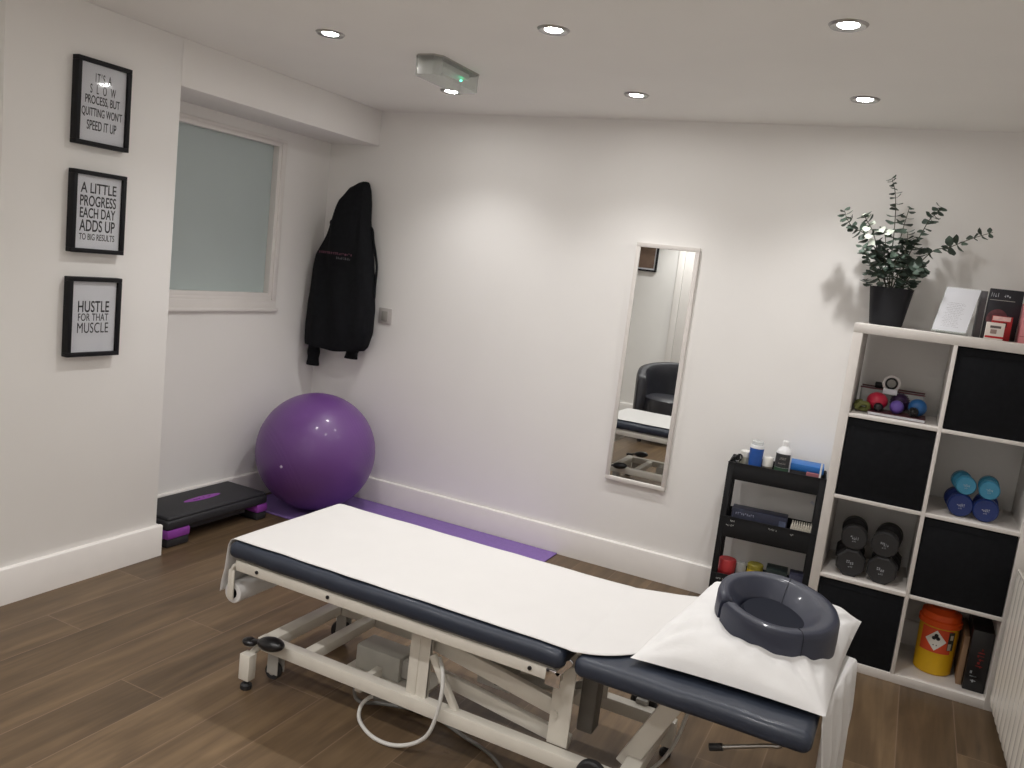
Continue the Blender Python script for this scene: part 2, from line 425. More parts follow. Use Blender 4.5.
for j, y in enumerate(LIGHT_Y):
    for i, xx in enumerate(LIGHT_X):
        lab = dl_labels.get((i, j), 'recessed ceiling spotlight in the row %s, %s column' % (rows[j] if j > 1 else '', cols[i]))
        x2 = xx + (0.0 if j == 0 else 0.01)
        if first is None: first = make_downlight((x2, y, H), lab)
        else:
            dl = copy_thing(first, (x2, y, H), label=lab)
            if j > 1:      # unseen rows: the last is added, both get extra power as fill light
                for ch in dl.children:
                    if ch.type == 'LIGHT': ch.data = ch.data.copy(); ch.data.energy = ROW_W[j]

# emergency bulkhead light
t = thing('emergency_light', 'clear plastic emergency light box with a green indicator on the ceiling', 'emergency light', (1.415, -1.02, H))
def octo(bm, x0, x1, y0, y1, z0, z1, c, inset=0.0):
    def ring(z, i):
        pts = [(x0+c, y0), (x1-c, y0), (x1, y0+c), (x1, y1-c), (x1-c, y1), (x0+c, y1), (x0, y1-c), (x0, y0+c)]
        cx, cy_ = (x0+x1)/2, (y0+y1)/2
        return [bm.verts.new((cx+(px-cx)*(1-i), cy_+(py-cy_)*(1-i), z)) for px, py in pts]
    A = ring(z0, inset); B = ring(z1, 0)
    for k in range(8):
        j = (k+1) % 8; bm.faces.new((A[k], A[j], B[j], B[k]))
    bm.faces.new(A); bm.faces.new(B[::-1])
bm = new(); octo(bm, 1.352, 1.482, -1.20, -0.845, H-0.006, H, 0.028); obj('base_plate', bm, GREYP, t)
bm = new(); octo(bm, 1.354, 1.480, -1.198, -0.847, H-0.078, H-0.006, 0.026, 0.015); obj('clear_cover', bm, CLEARP, t, smooth=False)
bm = new(); box(bm, 1.385, 1.45, -1.15, -0.90, H-0.032, H-0.008, 0.004); obj('reflector', bm, mat('lamp_white', srgb(225, 228, 225), 0.5), t)
bm = new(); lathe(bm, [(0, -0.003), (0.004, -0.002), (0.005, 0.003)], (1.44, -0.95, H-0.045)); obj('indicator', bm, mat('green_indicator', (0.05, 0.9, 0.5, 1), 0.4, emit=(0.05, 1.0, 0.55, 1), estr=12), t)

# ================================================================== FRAMED PRINTS ON THE PIER
def make_print(z0, z1, label, lines):
    y0, y1 = -1.966, -1.73; cz = (z0+z1)/2; cyy = (y0+y1)/2; w = 0.017; X0 = PX+0.001; X1 = PX+0.036
    t = thing('framed_print', label, 'picture', (X0, cyy, cz), group='framed prints on the white pier')
    bm = new(); ring_frame(bm, y0, y1, z0, z1, w, X0, X1, 0.0015); obj('frame', bm, FRAMEB, t)
    bm = new(); box(bm, X0+0.001, X0+0.022, y0+w-0.003, y1-w+0.003, z0+w-0.003, z1-w+0.003)
    p = obj('paper', bm, PAPER, t, smooth=False)
    for s, dz, ww, hh, sp, off in lines:
        M = face_matrix((X0+0.0222, cyy, cz+dz), (0, 1, 0), (0, 0, 1))
        text_obj('lettering', s, ww, hh, M, INK, p, depth=0.0004, offset=off, spacing=sp)
    bm = new(); box(bm, X0+0.0255, X0+0.0275, y0+w-0.001, y1-w+0.001, z0+w-0.001, z1-w+0.001); obj('glass', bm, PANE, t, smooth=False)
make_print(1.795, 2.119, 'black framed print reading it is a slow process, topmost of the three',
    [("IT'S A", 0.097, 0.070, 0.034, 1.3, 0.004), ("S L O W", 0.053, 0.112, 0.034, 1.5, 0.004), ("PROCESS, BUT", 0.010, 0.152, 0.037, 1.0, 0.008), ("QUITTING WON'T", -0.036, 0.178, 0.038, 1.0, 0.008), ("SPEED IT UP", -0.083, 0.130, 0.036, 1.0, 0.008)])
make_print(1.382, 1.7, 'black framed print reading a little progress each day, middle of the three',
    [("A LITTLE", 0.094, 0.158, 0.040, 1.0, 0.014), ("PROGRESS", 0.044, 0.160, 0.042, 1.0, 0.014), ("EACH DAY", -0.003, 0.158, 0.040, 1.0, 0.014), ("ADDS UP", -0.052, 0.158, 0.046, 1.0, 0.014), ("TO BIG RESULTS", -0.096, 0.158, 0.025, 1.0, 0.008)])
make_print(0.967, 1.286, 'black framed print reading hustle for that muscle, lowest of the three',
    [("HUSTLE", 0.042, 0.140, 0.046, 1.05, 0.012), ("FOR THAT", -0.001, 0.136, 0.030, 1.05, 0.004), ("MUSCLE", -0.044, 0.140, 0.042, 1.05, 0.0)])

# picture on the front wall (seen in the mirror)
t = thing('framed_picture', 'black framed brown picture seen at the top of the mirror', 'picture', (0.59, YF, 1.8))
bm = new(); X0, X1, Z0, Z1 = 0.42, 0.755, 1.60, 1.98
for a in ((X0, X1, Z0, Z0+0.018), (X0, X1, Z1-0.018, Z1), (X0, X0+0.018, Z0+0.018, Z1-0.018), (X1-0.018, X1, Z0+0.018, Z1-0.018)): box(bm, a[0], a[1], YF+0.001, YF+0.03, a[2], a[3], 0.002)
obj('frame', bm, FRAMEB, t)
bm = new(); box(bm, X0+0.015, X1-0.015, YF+0.001, YF+0.015, Z0+0.015, Z1-0.015); obj('mount', bm, PAPER, t, smooth=False)
bm = new(); box(bm, X0+0.035, X1-0.035, YF+0.0155, YF+0.018, Z0+0.035, Z1-0.035); obj('picture_print', bm, mat('brown_print', srgb(120, 98, 84), 0.6, var=0.25, scale=9), t, smooth=False)

# ================================================================== WALL MIRROR
MX, MZ, MW, MH = 2.0093, 0.4772, 0.3256, 1.2403
t = thing('wall_mirror', 'tall narrow wall mirror in a thin white frame', 'mirror', (MX+MW/2, -0.001, MZ))
bm = new(); w = 0.021; y0, y1 = -0.022, -0.001
box(bm, MX, MX+MW, y0, y1, MZ, MZ+w, 0.002); box(bm, MX, MX+MW, y0, y1, MZ+MH-w, MZ+MH, 0.002)
box(bm, MX, MX+w, y0, y1, MZ+w, MZ+MH-w, 0.002); box(bm, MX+MW-w, MX+MW, y0, y1, MZ+w, MZ+MH-w, 0.002)
obj('frame', bm, KAL, t)
bm = new(); box(bm, MX+w-0.003, MX+MW-w+0.003, -0.014, -0.010, MZ+w-0.003, MZ+MH-w+0.003, M=Matrix.Translation((0, -0.012, MZ+MH/2)) @ Matrix.Rotation(0.0024, 4, 'X') @ Matrix.Translation((0, 0.012, -MZ-MH/2))); obj('mirror_glass', bm, MIRROR, t, smooth=False)

# wall socket plate
t = thing('wall_switch', 'small satin metal wall switch plate beside the hoodie', 'switch', (0.51, 0, 1.14))
bm = new(); box(bm, 0.466, 0.558, -0.008, 0, 1.095, 1.187, 0.003); obj('face_plate', bm, SATIN, t)
bm = new(); box(bm, 0.49, 0.534, -0.013, -0.006, 1.112, 1.170, 0.003); obj('rocker', bm, GREYP, t)

# ================================================================== HOODIE
t = thing('hoodie', 'black zip hoodie hanging by its hood from a wall hook in the corner', 'jacket', (0.24, -0.02, 1.85))
HL = [(1.906, 0.325, 0.345, -0.07, 0.02), (1.895, 0.295, 0.355, -0.075, 0.035), (1.86, 0.245, 0.372, -0.085, 0.055), (1.785, 0.198, 0.39, -0.095, 0.07), (1.69, 0.170, 0.398, -0.10, 0.078),
      (1.62, 0.143, 0.412, -0.10, 0.078), (1.536, 0.106, 0.435, -0.10, 0.078), (1.457, 0.062, 0.452, -0.10, 0.08), (1.361, 0.045, 0.466, -0.10, 0.08), (1.168, 0.022, 0.49, -0.10, 0.085), (1.033, 0.012, 0.489, -0.10, 0.086), (0.935, 0.014, 0.462, -0.10, 0.082), (0.90, 0.018, 0.44, -0.10, 0.078)]
def interp(tab, z):
    for a, b in zip(tab, tab[1:]):
        if b[0] <= z <= a[0]:
            k = (a[0]-z)/(a[0]-b[0]); return [a[i]+(b[i]-a[i])*k for i in range(1, len(a))]
    return list(tab[-1][1:]) if z < tab[-1][0] else list(tab[0][1:])
bm = new()
NS = 72; NZ = 90
def hood(u, v):
    z = 1.906 - v*(1.906-0.90)
    xl, xr, yc, th = interp(HL, z)
    a = 2*math.pi*u; c = math.cos(a); s = math.sin(a)
    e = lambda q, p: math.copysign(abs(q)**p, q)
    x = (xl+xr)/2 + (xr-xl)/2*e(c, 0.75); y = yc - th*e(s, 0.8)
    fold = noise.noise(Vector((x*9, z*2.2, s*2)))*0.022 + noise.noise(Vector((x*22, z*5, s*3+5)))*0.008 + 0.010*math.sin(x*34+z*4)*min(1, v*2)
    if s > 0: y -= fold*min(1, abs(s)*2)
    if z < 0.955: z += (0.008*math.sin(x*17)+0.03*x)*(0.955-z)/0.055
    return Vector((max(x, 0.006), min(y, -0.006), z))
V = grid(bm, hood, NS, NZ, True)
bm.faces.new([r[0] for r in V]); bm.faces.new([r[-1] for r in V][::-1])
obj('body', bm, BLACKF, t, angle=70)
for (x0, x1, za, zb, sl) in ((0.024, 0.108, 0.99, 0.778, 0.0), (0.325, 0.412, 1.0, 0.862, -0.02)):
    bm = new()
    def slv(u, v, x0=x0, x1=x1, za=za, zb=zb, sl=sl):
        z = za+(zb-za)*v; a = 2*math.pi*u; r = (x1-x0)/2*(1.0-0.10*max(0, (v-0.55)/0.45)*(1 if v < 0.8 else 0.3)); xc = (x0+x1)/2+sl*v
        return Vector((xc+r*math.cos(a)*(1+0.08*math.sin(z*90)), -0.085+r*0.7*math.sin(a), z))
    V = grid(bm, slv, 24, 26, True); bm.faces.new([r[0] for r in V]); bm.faces.new([r[-1] for r in V][::-1])
    obj('sleeve_cuff', bm, BLACKF, t, angle=70)
bm = new(); tube(bm, [(0.398, -0.075, 1.65), (0.418, -0.078, 1.628), (0.43, -0.078, 1.57), (0.452, -0.078, 1.50), (0.472, -0.08, 1.42), (0.476, -0.085, 1.32), (0.482, -0.09, 1.24)], 0.0075, 8)
obj('hanging_cord', bm, BLACKF, t)
bm = new(); tube(bm, [(0.15, -0.1, 1.655), (0.138, -0.105, 1.66), (0.128, -0.1, 1.65), (0.134, -0.1, 1.635)], 0.009, 8); obj('hood_toggle', bm, BLACKF, t)
bm = new(); M = face_matrix((0.262, -0.203, 1.475), (1, 0, 0), (0, 0, 1)); scribble(bm, M, 0.24, 0.015, 17, 3, 0.004); obj('back_print', bm, mat('pink_print', srgb(112, 66, 84), 0.8), t, smooth=False, label='faint pink line of lettering')
bm = new(); M = face_matrix((0.325, -0.203, 1.450), (1, 0, 0), (0, 0, 1)); scribble(bm, M, 0.12, 0.015, 9, 5, 0.004); obj('back_print', bm, mat('grey_print', srgb(90, 88, 92), 0.8), t, smooth=False, label='faint grey lettering')
bm = new(); box(bm, 0.285, 0.315, -0.006, 0, 1.78, 1.84, 0.003); tube(bm, [(0.30, -0.004, 1.80), (0.30, -0.03, 1.80), (0.305, -0.045, 1.83)], 0.005, 8)
hk = obj('wall_hook', bm, STEEL); tag(hk, 'metal hook hidden beneath the hood of the hanging hoodie', 'hook'); rebase(hk, (0.30, 0, 1.81))

# ================================================================== EXERCISE BALL, MAT, STEP
BC = Vector((0.391, -0.388, 0.3445)); BR = 0.336
t = thing('exercise_ball', 'large shiny purple exercise ball in the corner', 'exercise ball', (BC.x, BC.y, 0.009))
bm = new()
prof = []
AX = Matrix.Translation(BC) @ Matrix.Rotation(R(55), 4, 'Z') @ Matrix.Rotation(R(63), 4, 'Y')
N_ = 180
for i in range(N_+1):
    a = math.pi*i/N_; rr = BR - (0.0006*(0.5+0.5*math.cos(i*math.pi/2.0)) if 0.12 < a < 1.0 or 2.15 < a < 3.02 else 0)
    prof.append((rr*math.sin(a) if 0 < i < N_ else 0, -rr*math.cos(a)))
lathe(bm, prof, M=AX, seg=96); obj('ball_skin', bm, PURPLE, t, angle=80)
bm = new(); pd = Vector((0.22, -0.955, -0.02)).normalized()
q = Vector((-0.055, -0.0, 0)); pv = BC + Vector((0.12, -0.985, -0.08)).normalized()*BR
nrm = (pv-BC).normalized(); cyl(bm, pv-nrm*0.004, pv+nrm*0.003, 0.008, 0.007, 16); obj('valve_plug', bm, mat('pale_plug', srgb(205, 195, 215), 0.4), t, label='small pale air plug')

t = thing('exercise_mat', 'thin purple exercise mat lying along the back skirting board', 'mat', (0.95, -0.33, 0))
bm = new(); vs = box(bm, 0.06, 1.80, -0.63, -0.026, 0.0005, 0.0085, 0.003); obj('foam_sheet', bm, MATP, t)

t = thing('aerobic_step', 'low black and purple aerobic step beside the left wall', 'exercise step', (0.18, -1.04, 0))
SX0, SX1, SY0, SY1 = 0.030, 0.338, -1.372, -0.690
bm = new()
box(bm, SX0+0.004, SX1-0.004, SY0+0.004, SY1-0.004, 0.085, 0.135, 0.014, 3)
box(bm, SX0+0.012, SX1-0.012, SY0+0.012, SY1-0.012, 0.128, 0.150, 0.010, 3)
obj('platform', bm, STEPB, t)
bm = new(); lathe(bm, [(0, 0.0005), (0.05, 0.0005), (0.052, 0)], (0, 0, 0))
for v in bm.verts: v.co = Vector((0.185+v.co.x*0.5, -1.02+v.co.y*2.3, 0.1502+v.co.z))
obj('top_logo', bm, STEPP, t, label='purple oval badge on the top')
bm = new(); M = face_matrix((0.185, -1.02, 0.1508), (0, 1, 0), (-1, 0, 0)); scribble(bm, M, 0.12, 0.014, 8, 9, 0.0006); obj('top_lettering', bm, BLACKP, t, smooth=False)
for y0, ln in ((SY0+0.005, 0.135), (SY1-0.080, 0.075)):
    bm = new(); box(bm, SX0+0.008, SX1-0.006, y0, y0+ln, 0.0, 0.045, 0.010, 2); obj('foot_block', bm, STEPB, t)
    bm = new(); box(bm, SX0+0.006, SX1-0.002, y0-0.002, y0+ln+0.002, 0.042, 0.088, 0.010, 2); obj('riser_block', bm, STEPP, t, label='purple riser under the platform')
for y0 in (SY0+0.02,):
    bm = new(); box(bm, SX0+0.01, SX1-0.028, SY0-0.001, SY0+0.02, 0.044, 0.086, 0.004); obj('riser_panel', bm, STEPP, t)
bm = new(); box(bm, SX0+0.03, SX1-0.03, SY0+0.15, SY1-0.15, 0.06, 0.09); obj('underside_rib', bm, STEPB, t, smooth=False)

# ================================================================== CUBE SHELVING UNIT
K0 = 3.116; KF = -0.412; KBk = -0.024; KW = 0.761; KH = 1.461
t = thing('cube_shelf', 'tall white cube shelving unit two columns wide by the radiator', 'shelf unit', (K0+KW/2, -0.2, 0))
for a in (K0, K0+KW-0.038):
    bm = new(); box(bm, a, a+0.038, KF, KBk, 0.0, KH-0.038, 0.0012); obj('side_panel', bm, KAL, t)
bm = new(); box(bm, K0, K0+KW, KF, KBk, KH-0.038, KH, 0.0012); obj('top_panel', bm, KAL, t)
bm = new(); box(bm, K0+0.038, K0+KW-0.038, KF, KBk, 0.0, 0.038, 0.0012); obj('bottom_panel', bm, KAL, t)
bm = new(); box(bm, K0+0.373, K0+0.388, KF, KBk, 0.038, KH-0.038, 0.0008); obj('divider', bm, KAL, t)
for z in (0.373, 0.723, 1.073):
    for a in (K0+0.038, K0+0.388):
        bm = new(); box(bm, a, a+0.335, KF, KBk, z, z+0.015, 0.0008); obj('shelf_board', bm, KAL, t)
CZ = [1.088, 0.738, 0.388, 0.038]; CX = [K0+0.038, K0+0.388]

def fabric_box(c, r, label, f):
    x0 = CX[c]+0.003; z0 = CZ[r]
    if f is None:
        bm = new()
        w, h, d = 0.329, 0.329, 0.365; th = 0.005
        t = thing('storage_box', label, 'storage box', (x0+w/2, KF+0.006, z0), group='black fabric boxes in the shelving unit')
        def gb(u, v, w=w, h=h): return None
        vs = box(bm, -w/2, w/2, 0, th, 0, h, 0.003)
        for v_ in []: pass
        obj('front_panel', bm, BLACKF, t, local=True)
        bm = new(); box(bm, -w/2, -w/2+th, th, d, 0, h, 0.001); box(bm, w/2-th, w/2, th, d, 0, h, 0.001); box(bm, -w/2, w/2, d-th, d, 0, h, 0.001); box(bm, -w/2, w/2, th, d, 0, th)
        obj('box_body', bm, BLACKF, t, local=True)
        bm = new(); box(bm, -w/2+0.004, w/2-0.004, -0.0012, 0.004, h-0.028, h-0.025); obj('hem_seam', bm, BLACKF, t, local=True)
        return t
    return copy_thing(f, (x0+0.329/2, KF+0.006, z0), label=label)
fb = fabric_box(1, 0, 'black fabric box in the top right cube, under the books', None)
fabric_box(0, 1, 'black fabric box in the left column just below the coloured balls', fb)
fabric_box(1, 2, 'black fabric box in the right column under the blue dumbbells', fb)
fabric_box(0, 3, 'black fabric box in the bottom left cube beside the yellow tub', fb)

# dumbbells
def make_dumbbell(name, label, group, rad, length, material, grip, hexed=False, loc=(0, 0, 0), rz=0):
    t = thing(name, label, 'dumbbell', loc, rz, group)
    for s in (-1, 1):
        bm = new(); hl = length*0.30
        y0 = s*(length/2-hl); y1 = s*length/2
        seg = 8 if hexed else 32
        prof = [(0, min(y0, y1)), (rad*0.86, min(y0, y1)), (rad, min(y0, y1)+0.008), (rad, max(y0, y1)-0.008), (rad*0.88, max(y0, y1)), (rad*0.60, max(y0, y1)+0.0), (rad*0.55, max(y0, y1)-(0.002 if s > 0 else 0)), (0, max(y0, y1))]
        if s < 0: prof = [(0, y1), (rad*0.55, y1), (rad*0.88, y1), (rad, y1+0.008), (rad, y0-0.008), (rad*0.86, y0), (0, y0)]
        Mx = Matrix.Rotation(R(22.5), 4, 'Y')
        lathe(bm, prof, (0, 0, 0), 'y', seg, Matrix.Translation((0, 0, rad*(0.925 if hexed else 1))) @ (Mx if hexed else Matrix.Identity(4)))
        obj('weight_head', bm, material, t, local=True, angle=30)
    bm = new(); lathe(bm, [(0.0135, -length*0.22), (0.017, 0), (0.0135, length*0.22)], (0, 0, rad*(0.925 if hexed else 1)), 'y', 20); obj('grip', bm, material, t, local=True)
    bm = new(); M = face_matrix((0, -length/2-0.0004, rad), (1, 0, 0), (0, 0, 1))
    zc = rad*(0.925 if hexed else 1)
    M = face_matrix((0, -length/2-0.0004, zc+rad*0.06), (1, 0, 0), (0, 0, 1)); scribble(bm, M, rad*0.62, rad*0.30, 5, int(rad*1000), 0.001)
    M = face_matrix((0, -length/2-0.0004, zc-rad*0.22), (1, 0, 0), (0, 0, 1)); scribble(bm, M, rad*0.3, rad*0.12, 3, 4, 0.001)
    obj('weight_mark', bm, grip, t, local=True, smooth=False)
    return t
WMARK = mat('white_mark', srgb(190, 195, 200), 0.6)
VB = mat('matte_black_vinyl', srgb(44, 44, 46), 0.5, var=0.08)
LB = mat('light_blue_vinyl', srgb(62, 138, 172), 0.4, var=0.05); DB = mat('dark_blue_vinyl', srgb(28, 48, 108), 0.42, var=0.05)
z0 = CZ[1]+0.0005
make_dumbbell('dumbbell', 'dark blue dumbbell, bottom left of the blue pile', 'blue dumbbells', 0.0470, 0.17, DB, WMARK, loc=(3.619, -0.27, z0), rz=R(4))
make_dumbbell('dumbbell', 'dark blue dumbbell, bottom right of the blue pile', 'blue dumbbells', 0.0470, 0.17, DB, WMARK, loc=(3.718, -0.275, z0), rz=R(-3))
make_dumbbell('dumbbell', 'light blue dumbbell, upper left of the blue pile', 'blue dumbbells', 0.0385, 0.15, LB, WMARK, loc=(3.624, -0.275, z0+0.0905), rz=R(6))
make_dumbbell('dumbbell', 'light blue dumbbell, upper right of the blue pile', 'blue dumbbells', 0.0385, 0.15, LB, WMARK, loc=(3.716, -0.28, z0+0.0905), rz=R(-2))
z0 = CZ[2]+0.0005
make_dumbbell('dumbbell', 'black octagonal dumbbell, bottom left of the black pile', 'black dumbbells', 0.062, 0.22, VB, WMARK, True, (3.254, -0.262, z0), R(5))
make_dumbbell('dumbbell', 'black octagonal dumbbell, bottom right of the black pile', 'black dumbbells', 0.062, 0.22, VB, WMARK, True, (3.392, -0.262, z0), R(-4))
make_dumbbell('dumbbell', 'round black dumbbell with white mark, upper left of the black pile', 'black dumbbells', 0.0525, 0.21, VB, WMARK, False, (3.255, -0.265, z0+0.1148), R(3))
make_dumbbell('dumbbell', 'round black dumbbell with white mark, upper right of the black pile', 'black dumbbells', 0.0545, 0.21, VB, WMARK, False, (3.386, -0.268, z0+0.1148), R(-4))

# yellow sharps tub and black box in the bottom right cube
SC = Vector((3.645, -0.235, 0.0385))
t = thing('sharps_bin', 'yellow tub with orange lid and white diamond hazard label', 'bin', SC)
YEL = mat('yellow_plastic', srgb(226, 178, 20), 0.4, var=0.04); ORG_ = mat('orange_plastic', srgb(226, 84, 24), 0.4, var=0.05)
bm = new(); lathe(bm, [(0, 0), (0.068, 0), (0.073, 0.006), (0.0765, 0.21), (0.0765, 0.215), (0, 0.215)], SC, seg=48); obj('tub', bm, YEL, t)
bm = new(); lathe(bm, [(0.079, 0.208), (0.084, 0.212), (0.084, 0.232), (0.077, 0.238), (0.075, 0.262), (0.05, 0.272), (0.045, 0.28), (0, 0.28)], SC, seg=48); obj('lid', bm, ORG_, t)
def curved_patch(bm, c, r, a0, a1, z0, z1, n=16, f=None):
    def g(u, v):
        a = a0+(a1-a0)*u; z = z0+(z1-z0)*v
        return Vector(c)+Vector((r*math.sin(a), -r*math.cos(a), z))
    grid(bm, g, n, 4)
bm = new(); curved_patch(bm, SC, 0.0768, -0.95, 0.72, 0.100, 0.203, 24); obj('label', bm, mat('orange_label', srgb(216, 78, 40), 0.6, var=0.08), t)
bm = new()
n = 10
def dia(u, v, k=0.052):
    a = (u-0.5)*2; b = (v-0.5)*2; X = (a-b)/2*k*0.80; Z = (a+b)/2*k*0.86
    an = -0.12+X/0.0772; return SC+Vector((0.0774*math.sin(an), -0.0774*math.cos(an), 0.153+Z))
grid(bm, dia, n, n); obj('diamond_label', bm, mat('white_label', srgb(232, 230, 224), 0.6), t)
bm = new()
for (dx, dz, rr) in ((0, 0.022, 0.008), (-0.008, 0.010, 0.008), (0.008, 0.010, 0.008), (0, 0.014, 0.004)):
    an = -0.12+dx/0.0778; c = SC+Vector((0.0776*math.sin(an), -0.0776*math.cos(an), 0.153+dz)); nn = Vector((math.sin(an), -math.cos(an), 0)); cyl(bm, c, c+nn*0.0006, rr, rr, 12)
for dx in (-0.006, 0.006):
    an = -0.12+dx/0.0778; c = SC+Vector((0.0776*math.sin(an), -0.0776*math.cos(an), 0.153-0.02)); nn = Vector((math.sin(an), -math.cos(an), 0)); cyl(bm, c, c+nn*0.0006, 0.0025, 0.0025, 8)
obj('hazard_symbol', bm, INK, t)
bm = new(); curved_patch(bm, SC, 0.0772, 0.50, 0.86, 0.118, 0.198, 8); obj('side_label', bm, mat('dark_label', srgb(52, 58, 54), 0.6), t)
bm = new(); curved_patch(bm, SC, 0.0776, 0.53, 0.72, 0.120, 0.148, 6); curved_patch(bm, SC, 0.0776, 0.60, 0.78, 0.165, 0.185, 6); obj('label_box', bm, mat('pale_label', srgb(190, 186, 170), 0.6), t)

t = thing('black_carton', 'tall black carton with red and white lettering in the bottom right cube', 'box', (3.80, -0.3, 0.0385))
bm = new(); box(bm, 3.758, 3.836, -0.355, -0.10, 0.0385, 0.295, 0.002); obj('carton', bm, BLACKG, t)
bm = new(); M = face_matrix((3.786, -0.3555, 0.10), (0, 0, 1), (-1, 0, 0)); scribble(bm, M, 0.055, 0.028, 3, 12); obj('white_lettering', bm, WMARK, t, smooth=False)
bm = new(); M = face_matrix((3.80, -0.3555, 0.19), (0, 0, 1), (-1, 0, 0)); scribble(bm, M, 0.10, 0.026, 7, 13); obj('red_lettering', bm, mat('red_print', srgb(150, 40, 40), 0.6), t, smooth=False)
t = thing('kraft_carton', 'slim tan carton between the yellow tub and the black carton', 'box', (3.738, -0.2, 0.0385))
bm = new(); box(bm, 3.735, 3.755, -0.325, -0.10, 0.0385, 0.25, 0.001); obj('carton', bm, mat('tan_card', srgb(150, 120, 92), 0.7), t)

# massage things in the top left cube
z0 = CZ[0]+0.0005
t = thing('paperback', 'flat white and red book lying at the front of the top left cube', 'book', (3.33, -0.3, z0))
bm = new(); box(bm, 3.222, 3.44, -0.345, -0.20, z0+0.001, z0+0.013, 0.0005); obj('page_block', bm, PAPER, t)
bm = new(); box(bm, 3.220, 3.442, -0.347, -0.198, z0, z0+0.0012); box(bm, 3.220, 3.442, -0.347, -0.198, z0+0.0128, z0+0.0142); obj('cover', bm, mat('dark_red_cover', srgb(96, 50, 56), 0.5), t, smooth=False)
bm = new(); box(bm, 3.232, 3.27, -0.3475, -0.346, z0+0.002, z0+0.012); obj('spine_label', bm, PAPER, t, smooth=False)
zb = z0+0.0145
def sphere(bm, c, r, seg=32, squash=1.0):
    lathe(bm, [((r*math.sin(math.pi*i/20)) if 0 < i < 20 else 0, -r*squash*math.cos(math.pi*i/20)) for i in range(21)], c, seg=seg)
def ball(label, c, r, m, spikes=False, squash=1.0):
    bm = new(); sphere(bm, (0, 0, 0), r, squash=squash)
    if spikes:
        q = random.Random(int(c[0]*1000))
        for i in range(70):
            zz = 1-2*(i+0.5)/70; aa = i*2.39996; rr = math.sqrt(1-zz*zz); d = Vector((rr*math.cos(aa), rr*math.sin(aa), zz))
            cyl(bm, d*r*0.97, d*(r+0.0035), 0.003, 0.0012, 6)
    o = obj('massage_ball', bm, m); o.location = c; tag(o, label, 'ball', 'massage balls in the top left cube'); return o
ball('flattened red massage ball on the left of the ball pile', (3.248, -0.262, zb+0.038), 0.042, mat('red_rubber', srgb(190, 38, 66), 0.4), squash=0.9)
ball('blue massage ball at the right end of the ball pile', (3.405, -0.262, zb+0.037), 0.0365, mat('blue_rubber', srgb(40, 98, 158), 0.42))
ball('light purple massage ball in the middle of the ball pile', (3.327, -0.29, zb+0.0285), 0.028, mat('lilac_rubber', srgb(108, 84, 170), 0.45))
ball('dark purple massage ball behind the light purple one', (3.335, -0.20, zb+0.040), 0.038, mat('plum_rubber', srgb(52, 30, 68), 0.5), True)
ball('small black glossy ball in front of the red ball', (3.258, -0.322, zb+0.019), 0.0185, BLACKG)
ball('small black spiky ball in front of the blue ball', (3.392, -0.318, zb+0.0215), 0.018, BLACKG, True)
bm = new(); lathe(bm, [(0.031, -0.012), (0.036, -0.01), (0.036, 0.01), (0.031, 0.012), (0.026, 0.01), (0.026, -0.01), (0.031, -0.012)], (0, 0, 0), 'y', 40)
t = thing('roll_of_tape', 'grey ring of sports tape standing behind the balls', 'tape', (3.29, -0.20, z0+0.130))
obj('tape_ring', bm, mat('grey_tape', srgb(206, 200, 198), 0.6), t, local=True)
bm = new(); lathe(bm, [(0.0255, -0.010), (0.0255, 0.010), (0.018, 0.010), (0.018, -0.010), (0.0255, -0.010)], (0, 0, 0), 'y', 30); obj('core', bm, BLACKP, t, local=True)
t = thing('clear_tray', 'clear plastic tray with reddish packets behind the massage balls', 'tray', (3.30, -0.13, z0))
bm = new(); x0, x1, y0, y1 = 3.172, 3.425, -0.17, -0.06
box(bm, x0, x1, y0, y1, z0, z0+0.003); box(bm, x0, x1, y0, y0+0.002, z0, z0+0.095); box(bm, x0, x1, y1-0.002, y1, z0, z0+0.095); box(bm, x0, x0+0.002, y0, y1, z0, z0+0.095); box(bm, x1-0.002, x1, y0, y1, z0, z0+0.095)
obj('tray_shell', bm, CLEARM, t, smooth=False)
bm = new(); box(bm, x0-0.003, x1+0.003, y0-0.004, y0+0.004, z0+0.093, z0+0.099, 0.002); box(bm, x0-0.003, x1+0.003, y1-0.004, y1+0.004, z0+0.093, z0+0.099, 0.002); obj('tray_rim', bm, mat('maroon_rim', srgb(110, 58, 66), 0.5), t)
def carton(name, label, x0, x1, y0, y1, z0, z1, col, cat='box', grp=None, rough=0.6, rz=0.0, band=None):
    c = Vector(((x0+x1)/2, (y0+y1)/2, z0)); t = thing(name, label, cat, c, rz, grp)
    bm = new(); box(bm, x0-c.x, x1-c.x, y0-c.y, y1-c.y, 0, z1-z0, 0.0012); obj('carton', bm, mat(name+'_card', col, rough, var=0.05), t, local=True)
    if band:
        for (u0, u1, w0, w1, bc) in band:
            bm = new(); W = x1-x0; Hh = z1-z0
            box(bm, x0-c.x+W*u0, x0-c.x+W*u1, y0-c.y-0.0006, y0-c.y+0.002, Hh*w0, Hh*w1); obj('printed_band', bm, mat('printed_band', bc, 0.6, var=0.1, scale=80), t, local=True, smooth=False)
    return t
carton('small_packet', 'small red packet inside the clear tray, left end', 3.18, 3.225, -0.16, -0.08, z0+0.0035, z0+0.08, srgb(150, 58, 64))
carton('small_packet', 'pink and white packet inside the clear tray, right end', 3.35, 3.415, -0.16, -0.08, z0+0.0035, z0+0.075, srgb(188, 140, 146))
t = thing('resistance_band', 'folded olive green band at the left of the top left cube', 'exercise band', (3.195, -0.26, z0))
